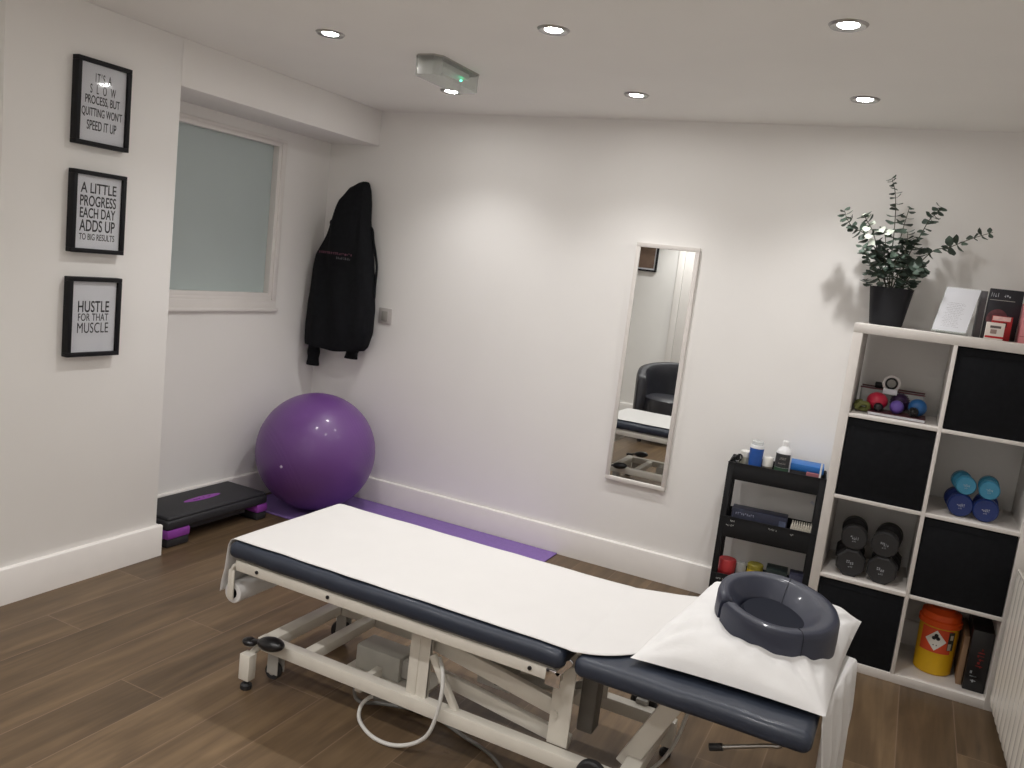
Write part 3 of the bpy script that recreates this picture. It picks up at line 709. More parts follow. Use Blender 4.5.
bm = new(); tube(bm, [(3.172, -0.30, z0+0.012), (3.185, -0.305, z0+0.034), (3.212, -0.30, z0+0.036), (3.217, -0.29, z0+0.016), (3.195, -0.285, z0+0.0115), (3.170, -0.27, z0+0.018), (3.172, -0.24, z0+0.034), (3.19, -0.235, z0+0.036)], 0.0105, 10)
obj('band_loop', bm, mat('olive_rubber', srgb(112, 116, 62), 0.6), t)
t = thing('hand_gripper', 'small black clip leaning beside the tape ring', 'clip', (3.24, -0.15, z0+0.1))
bm = new(); cyl(bm, (3.225, -0.15, z0+0.112), (3.255, -0.15, z0+0.112), 0.013, 0.013, 16); box(bm, 3.228, 3.262, -0.156, -0.144, z0+0.096, z0+0.104, 0.002); obj('clip_body', bm, BLACKP, t)
bm = new(); box(bm, 3.262, 3.318, -0.232, -0.229, z0+0.085, z0+0.108, 0.0005); tt = obj('paper_tag', bm, PAPER); tag(tt, 'small white tag hanging under the tape ring', 'tag'); rebase(tt, (3.29, -0.23, z0+0.096))

# ---- on top of the shelving unit
zt = KH+0.0005
t = thing('potted_eucalyptus', 'artificial eucalyptus plant in a dark tapered pot on the shelf unit', 'plant', (3.222, -0.17, zt))
PC = Vector((3.222, -0.17, zt))
bm = new()
def pot(u, v):
    a = 2*math.pi*u; r = 0.066+0.022*v; e = lambda q: math.copysign(abs(q)**0.8, q)
    return PC+Vector((r*e(math.cos(a)), r*e(math.sin(a))*0.92, 0.004+v*0.158))
V = grid(bm, pot, 40, 12, True); bm.faces.new([r_[0] for r_ in V][::-1])
inner = grid(bm, lambda u, v: PC+(pot(u, 1-v*0.2)-PC)*1.0 - Vector(((pot(u, 1)-PC).x*0.05, (pot(u, 1)-PC).y*0.05, 0)), 40, 3, True)
lathe(bm, [(0.064, 0), (0.066, 0.004)], PC)
obj('pot', bm, mat('charcoal_pot', srgb(23, 24, 29), 0.6, var=0.08, spec=0.3), t)
bm = new(); lathe(bm, [(0, 0.142), (0.05, 0.145), (0.079, 0.14)], PC); obj('soil', bm, mat('dark_soil', srgb(48, 42, 36), 0.9, var=0.3, bump=0.5), t)
stems = [
 [(3.215, -.17, 1.60), (3.20, -.175, 1.72), (3.192, -.18, 1.85), (3.182, -.185, 1.95), (3.166, -.19, 2.03), (3.146, -.19, 2.078)],
 [(3.205, -.18, 1.60), (3.16, -.20, 1.73), (3.09, -.22, 1.83), (3.03, -.23, 1.86), (3.0, -.235, 1.895), (2.985, -.235, 1.928)],
 [(3.21, -.18, 1.60), (3.15, -.19, 1.75), (3.11, -.20, 1.85), (3.075, -.20, 1.90), (3.06, -.2, 1.925)],
 [(3.235, -.17, 1.60), (3.262, -.17, 1.76), (3.295, -.18, 1.855), (3.315, -.18, 1.915), (3.335, -.18, 1.945), (3.352, -.18, 1.975)],
 [(3.24, -.18, 1.60), (3.29, -.20, 1.70), (3.35, -.21, 1.79), (3.405, -.22, 1.81), (3.455, -.22, 1.838), (3.50, -.22, 1.862), (3.555, -.22, 1.886)],
 [(3.22, -.16, 1.60), (3.215, -.14, 1.75), (3.222, -.13, 1.88), (3.232, -.13, 1.97)],
 [(3.20, -.19, 1.60), (3.15, -.24, 1.68), (3.11, -.27, 1.74), (3.085, -.28, 1.78)],
 [(3.24, -.19, 1.60), (3.29, -.25, 1.68), (3.32, -.28, 1.72), (3.335, -.29, 1.70)],
 [(3.22, -.20, 1.60), (3.22, -.26, 1.70), (3.23, -.29, 1.76)],
 [(3.21, -.15, 1.60), (3.16, -.10, 1.70), (3.12, -.09, 1.78)],
 [(3.23, -.15, 1.60), (3.28, -.10, 1.69), (3.31, -.09, 1.76)],
 [(3.22, -.18, 1.60), (3.18, -.20, 1.72), (3.165, -.21, 1.82), (3.15, -.21, 1.87)],
 [(3.22, -.18, 1.60), (3.24, -.20, 1.70), (3.25, -.21, 1.80), (3.245, -.21, 1.86)],
]
bm = new()
for s in stems: tube(bm, s, 0.0026, 6, 6, 0.0012)
obj('stems', bm, mat('stem_brown_green', srgb(72, 74, 58), 0.7), t)
def leaf(bm, p, d, up, L, W):
    d = Vector(d).normalized(); s = d.cross(Vector(up)).normalized(); n_ = s.cross(d)
    rows = []
    for k, wd in enumerate((0.12, 0.7, 1.0, 0.85, 0.1)):
        q = Vector(p)+d*L*k/4 + n_*(0.12*L*math.sin(math.pi*k/4)*-1)
        rows.append((bm.verts.new(q-s*W*wd/2+n_*0.06*W), bm.verts.new(q), bm.verts.new(q+s*W*wd/2+n_*0.06*W)))
    for a, b in zip(rows, rows[1:]):
        bm.faces.new((a[0], a[1], b[1], b[0])); bm.faces.new((a[1], a[2], b[2], b[1]))
q = random.Random(21)
lg = new(); lp = new()
for si, s in enumerate(stems):
    P = smooth_path(s, 7); n0 = 7 if si < 6 else 5
    for i in range(n0, len(P), 2 if si != 4 else 3):
        d = (P[min(i+1, len(P)-1)]-P[i-1]).normalized(); f = i/len(P)
        base = d.orthogonal().normalized(); ang = q.random()*6.28
        L = (0.052 if si > 5 else 0.050)*(1.15-0.6*f)*(0.85+0.3*q.random()); W = L*0.72
        for k in range(2 if q.random() < 0.85 else 1):
            o_ = Matrix.Rotation(ang+k*math.pi+q.uniform(-.4, .4), 3, d) @ base
            dr = (o_*0.9+d*q.uniform(0.0, 0.5)+Vector((0, 0, q.uniform(-0.4, 0.15))))
            pale = si in (2, 11) and 0.5 < f < 0.95 and q.random() < 0.55
            leaf(lp if pale else lg, P[i], dr, (q.uniform(-.5, .5), q.uniform(-1, 0), 1), L*(1.1 if pale else 1), W*(1.1 if pale else 1))
for _ in range(125):   # bushy base
    a = q.uniform(0, 6.28); r_ = q.uniform(0.01, 0.105); z = 1.625+q.uniform(0, 0.25)*(1-r_*4.5)
    p = PC+Vector((r_*math.cos(a), r_*math.sin(a)*0.75, z-zt)); dr = Vector((math.cos(a), math.sin(a), q.uniform(-0.5, 0.5)))
    leaf(lg, p, dr, (q.uniform(-.6, .6), q.uniform(-1, 0.2), 1), q.uniform(0.032, 0.05), q.uniform(0.024, 0.036))
for p in ((3.10, -.24, 1.86), (3.135, -.25, 1.855), (3.115, -.25, 1.83), (3.16, -.26, 1.84), (3.13, -.27, 1.79)): leaf(lp, p, (q.uniform(-1, 1), -0.3, q.uniform(-0.2, .9)), (0, -1, 0.4), 0.035, 0.026)
for b in (lg, lp):
    for v in b.verts: v.co.y = min(v.co.y, -0.012)
LEAFM = mat('grey_green_leaf', srgb(66, 80, 70), 0.55, var=0.3, scale=30, spec=0.4)
obj('leaves', lg, LEAFM, t, angle=60); obj('pale_leaves', lp, mat('pale_leaf', srgb(205, 214, 200), 0.6, var=0.08), t, angle=60, label='pale cream green leaves')

# sign holder: leaning card on an acrylic stand
t = thing('card_display', 'white printed card in a slanted clear stand beside the plant', 'sign', (3.47, -0.21, zt))
M = face_matrix((3.478, -0.245, zt+0.098), (1, 0.06, 0), (0.16, 0.30, 1))
bm = new(); box(bm, -0.064, 0.064, -0.098, 0.098, 0, 0.002, M=M); obj('clear_stand', bm, CLEARP, t, smooth=False)
bm = new(); box(bm, -0.064, 0.064, -0.003, 0.003, -0.001, 0.008, M=M @ Matrix.Translation((0, -0.095, 0))); obj('stand_lip', bm, CLEARP, t, smooth=False)
bm = new(); v_ = [(3.56, -0.29, zt), (3.56, -0.15, zt), (3.575, -0.19, zt+0.19)]
box(bm, -0.060, 0.060, -0.10, 0.0, 0, 0.002, M=face_matrix((3.478, -0.19, zt+0.001), (1, 0.06, 0), (0, 1, 0)) @ Matrix.Translation((0, 0.05, 0))); obj('stand_foot', bm, CLEARP, t, smooth=False)
bm = new(); box(bm, -0.0625, 0.0625, -0.094, 0.097, 0.0022, 0.0028, M=M); pp = obj('printed_card', bm, PAPER, t, smooth=False)
bm = new()
for i in range(15): scribble(bm, M @ Matrix.Translation((-0.006, 0.030-i*0.0073, 0.0029)), 0.062+0.012*math.sin(i*2.3), 0.0028, 20, i, 0.0002)
obj('printed_text', bm, mat('grey_ink', srgb(120, 118, 122), 0.7), pp, smooth=False)
# upright dark book
t = thing('dark_book', 'upright dark covered book with a white title behind the small boxes', 'book', (3.65, -0.17, zt))
M = face_matrix((3.642, -0.20, zt+0.103), (1, 0.04, 0), (0.02, 0.10, 1))
bm = new(); box(bm, -0.056, 0.066, -0.102, 0.102, -0.018, 0, 0.001, M=M); obj('cover', bm, mat('dark_cover', srgb(30, 30, 38), 0.4, var=0.3, scale=20), t)
bm = new(); scribble(bm, M @ Matrix.Translation((-0.015, 0.078, 0.0004)), 0.075, 0.018, 9, 33); obj('title', bm, WMARK, t, smooth=False)
bm = new(); box(bm, -0.05, 0.04, 0.055, 0.0575, 0, 0.0006, M=M); obj('title_rule', bm, GREYP, t, smooth=False)
bm = new(); lathe(bm, [(0, 0.0), (0.024, 0.0006), (0.025, 0)], (0, 0, 0)); 
for v in bm.verts: v.co = M @ Vector((v.co.x*1.5-0.012, v.co.y*1.6-0.02, v.co.z+0.0003))
obj('cover_picture', bm, mat('dull_red_print', srgb(92, 44, 52), 0.5, var=0.4, scale=50), t)
carton('tall_card_box', 'dark grey upright box edge between the white card and the dark book', 3.558, 3.582, -0.20, -0.08, zt, zt+0.19, srgb(96, 94, 98))
RED = srgb(176, 34, 38)
carton('small_tape_box', 'small white box with red stripes in front of the dark book', 3.592, 3.655, -0.325, -0.275, zt, zt+0.068, srgb(222, 214, 206), band=[(0.2, 0.8, 0.68, 0.82, srgb(90, 80, 78)), (0.0, 1.0, 0.10, 0.22, RED), (0.25, 0.6, 0.35, 0.6, srgb(150, 130, 122))])
carton('small_tape_box', 'small red and white box standing behind the striped box', 3.612, 3.682, -0.262, -0.215, zt, zt+0.096, RED, band=[(0.0, 0.9, 0.80, 0.98, srgb(226, 190, 186)), (0.55, 0.75, 0.55, 0.75, srgb(90, 24, 26))])
carton('pink_box', 'pale pink box at the right edge of the shelf top', 3.712, 3.80, -0.30, -0.15, zt, zt+0.155, srgb(214, 138, 142), band=[(0, 1, 0.16, 0.18, srgb(170, 96, 102))])

# ================================================================== TROLLEY
TA = math.atan2(0.04, 0.425)
TO = Vector((2.672, -0.252, 0)); TW = 0.43; TD = 0.205
def tl(x, y, z): return TO + Matrix.Rotation(TA, 3, 'Z') @ Vector((x, y, z))
t = thing('utility_trolley', 'narrow black three tier trolley between the mirror and the shelf unit', 'trolley', TO, TA)
def tray(z0, z1):
    bm = new(); th = 0.004; f = 0.0
    box(bm, 0.012, TW-0.012, 0.004, TD-0.004, z0, z0+0.004)
    box(bm, 0.0, TW, 0.0, th, z0-0.002, z1, 0.0015); box(bm, 0.0, TW, TD-th, TD, z0-0.002, z1, 0.0015)
    box(bm, 0, th, th, TD-th, z0-0.002, z1, 0.0015); box(bm, TW-th, TW, th, TD-th, z0-0.002, z1, 0.0015)
    box(bm, -0.002, TW+0.002, -0.003, 0.004, z1-0.005, z1+0.001, 0.001)
    return obj('tray', bm, BLACKP, t, local=True)
trays = [(0.672, 0.750), (0.395, 0.492), (0.100, 0.212)]
for a, b in trays: tr = tray(a, b)
for xx in (-0.002, TW-0.026):
    for yy in (-0.001, TD-0.020):
        bm = new(); box(bm, xx, xx+0.028, yy, yy+0.021, 0.055, 0.745, 0.003); pst = obj('post', bm, BLACKP, t, local=True)
for xx in (0.03, TW-0.03):
    for yy in (0.03, TD-0.03):
        bm = new(); cyl(bm, (xx-0.008, yy, 0.022), (xx+0.008, yy, 0.022), 0.022, 0.022, 20); box(bm, xx-0.012, xx+0.012, yy-0.012, yy+0.012, 0.030, 0.1, 0.003); obj('castor', bm, RUBBER, t, local=True)
bm = new()
for (x_, z_, w_, n_) in ((0.055, 0.475, 0.028, 5), (0.050, 0.452, 0.036, 6), (0.24, 0.472, 0.038, 7), (0.33, 0.468, 0.026, 5)):
    scribble(bm, face_matrix((x_, -0.0035, z_), (1, 0, 0), (0, 0, 1)), w_, 0.009, n_, int(x_*1000))
obj('tray_lettering', bm, mat('white_lettering', srgb(215, 215, 212), 0.6), t, local=True, smooth=False)
bm = new(); scribble(bm, face_matrix((0.042, -0.0035, 0.188), (1, 0, 0), (0, 0, 1)), 0.034, 0.009, 6, 77); obj('tray_lettering', bm, mat('white_lettering', srgb(215, 215, 212), 0.6), t, local=True, smooth=False)

def tthing(name, label, cat, x, y, z, group=None): return thing(name, label, cat, tl(x, y, z), TA, group)
z1 = 0.677
# bottles on the top tray
t = tthing('lotion_bottle', 'white bottle with a bright blue label on the trolley top', 'bottle', 0.113, 0.05, z1, 'bottles on the trolley')
bm = new(); lathe(bm, [(0, 0), (0.025, 0), (0.027, 0.004), (0.031, 0.155), (0.028, 0.165), (0, 0.165)], seg=36); obj('bottle_body', bm, mat('white_plastic', srgb(225, 226, 228), 0.4), t, local=True)
bm = new(); lathe(bm, [(0.0282, 0.03), (0.0317, 0.150)], seg=36); obj('label', bm, mat('blue_label', srgb(38, 88, 170), 0.5, var=0.1), t, local=True)
bm = new(); lathe(bm, [(0.025, 0.164), (0.025, 0.180), (0.022, 0.183), (0, 0.183)], seg=30); obj('cap', bm, CLEARM, t, local=True)
t = tthing('gel_bottle', 'white bottle with a black and green label on the trolley top', 'bottle', 0.235, 0.05, z1, 'bottles on the trolley')
bm = new(); lathe(bm, [(0, 0), (0.033, 0), (0.035, 0.004), (0.035, 0.150), (0.030, 0.165), (0.016, 0.178), (0.014, 0.182), (0, 0.182)], seg=36); obj('bottle_body', bm, mat('white_plastic', srgb(225, 226, 228), 0.4), t, local=True)
bm = new(); curved_patch(bm, (0, 0, 0), 0.0356, -1.9, 0.95, 0.085, 0.148, 24); obj('upper_label', bm, mat('black_label', srgb(46, 46, 50), 0.5, var=0.3, scale=60), t, local=True)
bm = new(); curved_patch(bm, (0, 0, 0), 0.0356, -1.9, 0.95, 0.035, 0.084, 24); obj('lower_label', bm, mat('green_label', srgb(52, 84, 62), 0.5, var=0.2, scale=60), t, local=True)
bm = new(); scribble(bm, face_matrix((-0.002, -0.0362, 0.128), (1, 0, 0), (0, 0, 1)), 0.03, 0.014, 5, 41); scribble(bm, face_matrix((-0.004, -0.0362, 0.105), (1, 0, 0), (0, 0, 1)), 0.034, 0.009, 7, 42); obj('label_text', bm, GREYP, t, local=True, smooth=False)
bm = new(); lathe(bm, [(0.014, 0.180), (0.0145, 0.200), (0.012, 0.206), (0, 0.206)], seg=24); obj('cap', bm, mat('white_cap', srgb(232, 232, 232), 0.4), t, local=True)
t = tthing('cream_jar', 'cream coloured jar left of the blue labelled bottle', 'jar', 0.066, 0.085, z1, 'jars on the trolley top')
bm = new(); lathe(bm, [(0, 0), (0.022, 0), (0.024, 0.003), (0.024, 0.095), (0, 0.095)], seg=30); obj('jar_body', bm, mat('beige_jar', srgb(186, 184, 168), 0.5, var=0.08), t, local=True)
bm = new(); lathe(bm, [(0.0255, 0.094), (0.0255, 0.118), (0.022, 0.122), (0, 0.122)], seg=30); obj('lid', bm, mat('white_cap', srgb(226, 224, 218), 0.4), t, local=True)
t = tthing('wax_jar', 'small low jar with a white lid between the two bottles', 'jar', 0.169, 0.055, z1, 'jars on the trolley top')
bm = new(); lathe(bm, [(0, 0), (0.022, 0), (0.023, 0.003), (0.023, 0.075), (0, 0.075)], seg=30); obj('jar_body', bm, mat('brown_grey_jar', srgb(120, 112, 102), 0.35, var=0.25, scale=50), t, local=True)
bm = new(); lathe(bm, [(0.024, 0.074), (0.024, 0.112), (0.021, 0.116), (0, 0.116)], seg=30); obj('lid', bm, mat('white_cap', srgb(222, 220, 214), 0.4), t, local=True)
t = tthing('scissors', 'black handled scissors at the left end of the trolley top', 'scissors', 0.028, 0.05, z1)
bm = new()
for dx, dz in ((-0.008, 0.074), (0.012, 0.09)):
    tube(bm, [(dx+0.012*math.cos(a/10*2*math.pi), 0.008*math.sin(a), dz+0.014*math.sin(a/10*2*math.pi)) for a in range(11)], 0.0045, 8, 1)
obj('handles', bm, BLACKG, t, local=True)
bm = new(); beam(bm, (-0.006, 0, 0.064), (0.006, 0, 0.001), 0.003, 0.008, (1, 0, 0), 0.0005); beam(bm, (0.010, 0.003, 0.078), (0.000, 0.003, 0.001), 0.003, 0.008, (1, 0, 0), 0.0005); obj('blades', bm, STEEL, t, local=True)
def tbox(name, label, cat, x0, x1, y0, y1, z0, z1, col, extra=(), rough=0.5):
    t = tthing(name, label, cat, (x0+x1)/2, (y0+y1)/2, z0); cx, cy_ = (x0+x1)/2, (y0+y1)/2
    bm = new(); box(bm, x0-cx, x1-cx, y0-cy_, y1-cy_, 0, z1-z0, 0.0015); obj('carton', bm, mat(name+'_card', col, rough, var=0.06), t, local=True)
    return t
t = tbox('glove_box', 'blue topped box lying at the right end of the trolley top', 'box', 0.262, 0.412, 0.055, 0.17, z1, z1+0.078, srgb(34, 34, 42))
bm = new(); box(bm, -0.078, 0.078, -0.060, 0.060, 0.078, 0.110, 0.004); obj('blue_lid', bm, mat('blue_card', srgb(36, 108, 184), 0.45, var=0.05), t, local=True)
t = tthing('sanitiser_tube', 'small pinkish red packet in front of the blue topped box', 'packet', 0.372, 0.030, z1)
bm = new(); box(bm, -0.03, 0.025, -0.012, 0.012, 0, 0.085, 0.003); obj('packet_body', bm, mat('dull_pink', srgb(142, 84, 92), 0.6, var=0.2, scale=50), t, local=True)
bm = new(); cyl(bm, tl(0.400, 0.02, z1), tl(0.402, 0.02, z1+0.135), 0.0045, 0.0045, 12); o = obj('white_applicator', bm, mat('white_stick', srgb(236, 236, 236), 0.4)); tag(o, 'thin white stick standing at the right corner of the trolley top', 'stick'); rebase(o, tl(0.40, 0.02, z1))
# second tray
z2 = 0.400
t = tthing('dressing_box', 'long dark navy box with pale lettering on the middle trolley tray', 'box', 0.172, 0.06, z2)
bm = new(); box(bm, -0.125, 0.125, -0.045, 0.045, 0, 0.132, 0.002); obj('carton', bm, mat('navy_card', srgb(38, 42, 62), 0.45, var=0.25, scale=35), t, local=True)
bm = new(); scribble(bm, face_matrix((-0.065, -0.0455, 0.112), (1, 0, 0), (0, 0, 1)), 0.085, 0.012, 10, 51); obj('lettering', bm, mat('pale_ink', srgb(160, 165, 185), 0.6), t, local=True, smooth=False)
bm = new(); box(bm, -0.118, -0.1165, -0.0457, -0.044, 0.0, 0.12); box(bm, 0.09, 0.12, -0.0457, -0.044, 0.065, 0.115); obj('printed_band', bm, mat('slate_ink', srgb(84, 94, 120), 0.6, var=0.3, scale=50), t, local=True, smooth=False)
t = tthing('spiky_sponge', 'off white ridged sponge block at the right of the middle tray', 'sponge', 0.362, 0.05, z2)
bm = new(); box(bm, -0.048, 0.048, -0.03, 0.03, 0, 0.100, 0.004)
for i in range(9): box(bm, -0.044+i*0.010, -0.038+i*0.010, -0.034, 0.03, 0.085, 0.118, 0.001)
obj('sponge_block', bm, mat('off_white_foam', srgb(214, 208, 194), 0.7, var=0.04), t, local=True)
bm = new(); box(bm, -0.012, 0.012, -0.001, 0.001, -0.006, 0.006, M=Matrix.Translation(tl(0.395, 0.199, 0.585)) @ Matrix.Rotation(TA, 4, 'Z') @ Matrix.Rotation(R(35), 4, 'Y')); 
o = obj('price_tag', bm, PAPER, smooth=False); tag(o, 'tiny white sticker stuck behind the middle tray by the right post', 'sticker'); rebase(o, tl(0.395, 0.199, 0.585))
# third tray
z3 = 0.105
t = tthing('red_tub', 'red lidded tub on the bottom trolley tray', 'tub', 0.062, 0.055, z3, 'tubs on the bottom trolley tray')
bm = new(); lathe(bm, [(0, 0), (0.036, 0), (0.038, 0.004), (0.038, 0.115), (0, 0.115)], seg=32); obj('tub_body', bm, mat('red_tub_wall', srgb(150, 40, 44), 0.4, var=0.06), t, local=True)
bm = new(); lathe(bm, [(0.040, 0.113), (0.0405, 0.165), (0.037, 0.170), (0, 0.170)], seg=32)
for i in range(32): pass
obj('lid', bm, mat('red_lid', srgb(172, 48, 52), 0.4, var=0.06), t, local=True)
t = tthing('clear_tub', 'clear plastic tub between the red and yellow ones', 'tub', 0.127, 0.06, z3, 'tubs on the bottom trolley tray')
bm = new(); lathe(bm, [(0, 0), (0.022, 0), (0.0235, 0.004), (0.0235, 0.150), (0.02, 0.165), (0, 0.165)], seg=28); obj('tub_body', bm, CLEARM, t, local=True)
bm = new(); lathe(bm, [(0, 0.004), (0.019, 0.004), (0.019, 0.11), (0, 0.11)], seg=20); obj('contents', bm, mat('pale_pads', srgb(196, 176, 172), 0.8, var=0.15, scale=60), t, local=True)
t = tthing('yellow_tub', 'yellow tub on the bottom trolley tray', 'tub', 0.19, 0.06, z3, 'tubs on the bottom trolley tray')
bm = new(); lathe(bm, [(0, 0), (0.034, 0), (0.036, 0.004), (0.036, 0.155), (0.032, 0.163), (0, 0.163)], seg=32); obj('tub_body', bm, mat('yellow_tub_wall', srgb(196, 168, 34), 0.45, var=0.1), t, local=True)
bm = new(); lathe(bm, [(0.0365, 0.148), (0.037, 0.168), (0.033, 0.173), (0, 0.173)], seg=32); obj('lid', bm, mat('olive_lid', srgb(150, 140, 50), 0.45), t, local=True)
tbox('green_box', 'dark green box on the bottom trolley tray', 'box', 0.24, 0.335, 0.03, 0.12, z3, z3+0.172, srgb(30, 44, 44))
tbox('slate_box', 'slate blue box at the right of the bottom trolley tray', 'box', 0.345, 0.405, 0.03, 0.12, z3, z3+0.168, srgb(72, 74, 96))

# ================================================================== RADIATOR on the right wall
RA = -math.atan(0.042)
RO = Vector((3.846, -0.445, 0.0)); RLEN = 1.5; RZ0, RZ1 = 0.05, 0.60; RTH = 0.075
t = thing('radiator', 'white ribbed panel radiator with top grille on the right wall', 'radiator', RO)
dirr = Vector((0.042, -1, 0)).normalized(); outw = Vector((-1, -0.042, 0)).normalized()
def rp(s, d, z): return RO + dirr*s - outw*d + Vector((0, 0, z))    # s along wall, d depth towards the wall
bm = new()
def radf(u, v):
    s = u*RLEN; z = RZ0+(RZ1-RZ0)*v
    ph = (s % 0.0667)/0.0667; rib = 0.008*(0.5-0.5*math.cos(2*math.pi*ph))**0.35
    k = min(1, v/0.05, (1-v)/0.05); 
    return rp(s, 0.007-rib*max(0.35, k), z)
grid(bm, radf, 540, 22); obj('front_panel', bm, RAD, t, angle=80)
bm = new()
a = [rp(0, 0.007, RZ0), rp(RLEN, 0.007, RZ0), rp(RLEN, 0.02, RZ0), rp(0, 0.02, RZ0)]
def prism(bm, pts, dz):
    lo = [bm.verts.new(p) for p in pts]; hi = [bm.verts.new(p+Vector((0, 0, dz))) for p in pts]; n = len(pts)
    for i in range(n): j = (i+1) % n; bm.faces.new((lo[i], lo[j], hi[j], hi[i]))
    bm.faces.new(lo[::-1]); bm.faces.new(hi)
prism(bm, a, RZ1-RZ0-0.004); prism(bm, [rp(0.01, 0.055, RZ0+0.02), rp(RLEN-0.01, 0.055, RZ0+0.02), rp(RLEN-0.01, 0.065, RZ0+0.02), rp(0.01, 0.065, RZ0+0.02)], RZ1-RZ0-0.05)
obj('inner_panels', bm, RAD, t, smooth=False)
bm = new()
for s0 in (0.0, RLEN-0.006): prism(bm, [rp(s0, 0.004, RZ0+0.01), rp(s0+0.006, 0.004, RZ0+0.01), rp(s0+0.006, RTH, RZ0+0.01), rp(s0, RTH, RZ0+0.01)], RZ1-RZ0-0.01)
obj('end_panel', bm, RAD, t, smooth=False)
bm = new()
for d_ in (0.006, RTH/2, RTH-0.003): prism(bm, [rp(0, d_-0.003, RZ1), rp(RLEN, d_-0.003, RZ1), rp(RLEN, d_+0.003, RZ1), rp(0, d_+0.003, RZ1)], 0.005)
n = int(RLEN/0.024)
for i in range(n):
    s0 = 0.004+i*0.024; prism(bm, [rp(s0, 0.004, RZ1+0.0005), rp(s0+0.006, 0.004, RZ1+0.0005), rp(s0+0.006, RTH-0.002, RZ1+0.0005), rp(s0, RTH-0.002, RZ1+0.0005)], 0.003)
obj('top_grille', bm, RAD, t, smooth=False)
bm = new(); cyl(bm, rp(RLEN-0.04, 0.05, 0.0), rp(RLEN-0.04, 0.05, RZ0+0.03), 0.008); cyl(bm, rp(0.04, 0.05, 0.0), rp(0.04, 0.05, RZ0+0.03), 0.008); obj('pipe', bm, CHROME, t)

# ================================================================== TREATMENT COUCH
TB = thing('treatment_couch', 'height adjustable treatment couch with navy cushions and cream metal base', 'massage table', (2.35, -1.8, 0))
T_Z = 0.515; CB = 0.458; Y0, Y1 = -2.105, -1.495
def cushion(x0, x1):
    bm = new(); box(bm, x0, x1, Y0, Y1, CB, T_Z, 0.024, 6)
    bmesh.ops.subdivide_edges(bm, edges=[e for e in bm.edges if e.calc_length() > 0.3], cuts=20, use_grid_fill=True)
    for v in bm.verts:
        if v.co.z > CB+0.01: v.co.z += 0.0025*noise.noise(v.co*14)
        v.co.y += 0.003*noise.noise(Vector((v.co.x*9, 3, v.co.z*6)))
    return bm
obj('foot_cushion', cushion(1.425, 2.648), NAVY, TB, angle=50)
obj('head_cushion', cushion(2.678, 3.297), NAVY, TB, angle=50)
# top frame rails under the cushions
bm = new()
box(bm, 1.45, 2.64, Y0+0.018, Y0+0.050, 0.415, 0.452, 0.003); box(bm, 1.45, 2.64, Y1-0.045, Y1-0.013, 0.415, 0.452, 0.003)
box(bm, 1.45, 1.482, Y0+0.05, Y1-0.045, 0.417, 0.452, 0.003); box(bm, 2.58, 2.612, Y0+0.05, Y1-0.045, 0.417, 0.452, 0.003)
box(bm, 1.44, 2.63, Y0+0.03, Y1-0.025, 0.450, 0.460, 0.001)
tf = obj('top_frame', bm, TFRAME, TB)
bm = new()
for x_ in (1.545, 1.84, 2.55): cyl(bm, (x_, Y0+0.0185, 0.434), (x_, Y0+0.014, 0.434), 0.006, 0.006, 14)
obj('frame_bolt', bm, BLACKG, tf)
bm = new()
box(bm, 2.69, 3.10, Y0+0.10, Y0+0.13, 0.42, 0.452, 0.003); box(bm, 2.69, 3.10, Y1-0.13, Y1-0.10, 0.42, 0.452, 0.003); box(bm, 3.05, 3.08, Y0+0.13, Y1-0.13, 0.42, 0.452, 0.003)
box(bm, 2.69, 3.28, Y0+0.04, Y1-0.03, 0.450, 0.461, 0.001)
obj('head_frame', bm, TFRAME, TB)
# hinge plates
for y in (Y0+0.012, Y1-0.018):
    bm = new(); box(bm, 2.60, 2.645, y, y+0.006, 0.405, 0.452, 0.002); beam(bm, (2.63, y+0.003, 0.44), (2.672, y+0.003, 0.495), 0.006, 0.016); cyl(bm, (2.665, y-0.003, 0.487), (2.665, y+0.009, 0.487), 0.009); obj('hinge_bracket', bm, CHROME, TB)
# base
RZ = 0.148; RY0, RY1 = -2.0, -1.60; BX0, BX1 = 1.51, 2.86
for y in (RY0, RY1):
    bm = new(); box(bm, BX0, BX1, y-0.02, y+0.02, 0.126, 0.170, 0.003); obj('base_rail', bm, TFRAME, TB)
for x_ in (1.535, 2.835):
    bm = new(); box(bm, x_-0.025, x_+0.025, RY0+0.02, RY1-0.02, 0.128, 0.168, 0.003); obj('cross_bar', bm, TFRAME, TB)
bm = new(); box(bm, 1.68, 1.72, RY0+0.02, RY1-0.02, 0.130, 0.166, 0.003); obj('cross_bar', bm, TFRAME, TB)
# feet with levellers
for x_ in (1.512, 2.845):
    for y in (RY0-0.062, RY1+0.062):
        bm = new(); box(bm, x_-0.022, x_+0.022, y-0.018, y+0.018, 0.036, 0.128, 0.003)
        s = 1 if y > -1.8 else -1
        cyl(bm, (x_, y-s*0.01, 0.118), (x_, y-s*0.05, 0.135), 0.012)
        f_ = obj('foot_post', bm, TFRAME, TB)
        bm = new(); cyl(bm, (x_, y, 0.02), (x_, y, 0.04), 0.006, 0.006, 12); lathe(bm, [(0, 0.0), (0.018, 0.0), (0.020, 0.004), (0.019, 0.016), (0.012, 0.022), (0, 0.022)], (x_, y, 0), seg=20); obj('leveller', bm, RUBBER, f_)
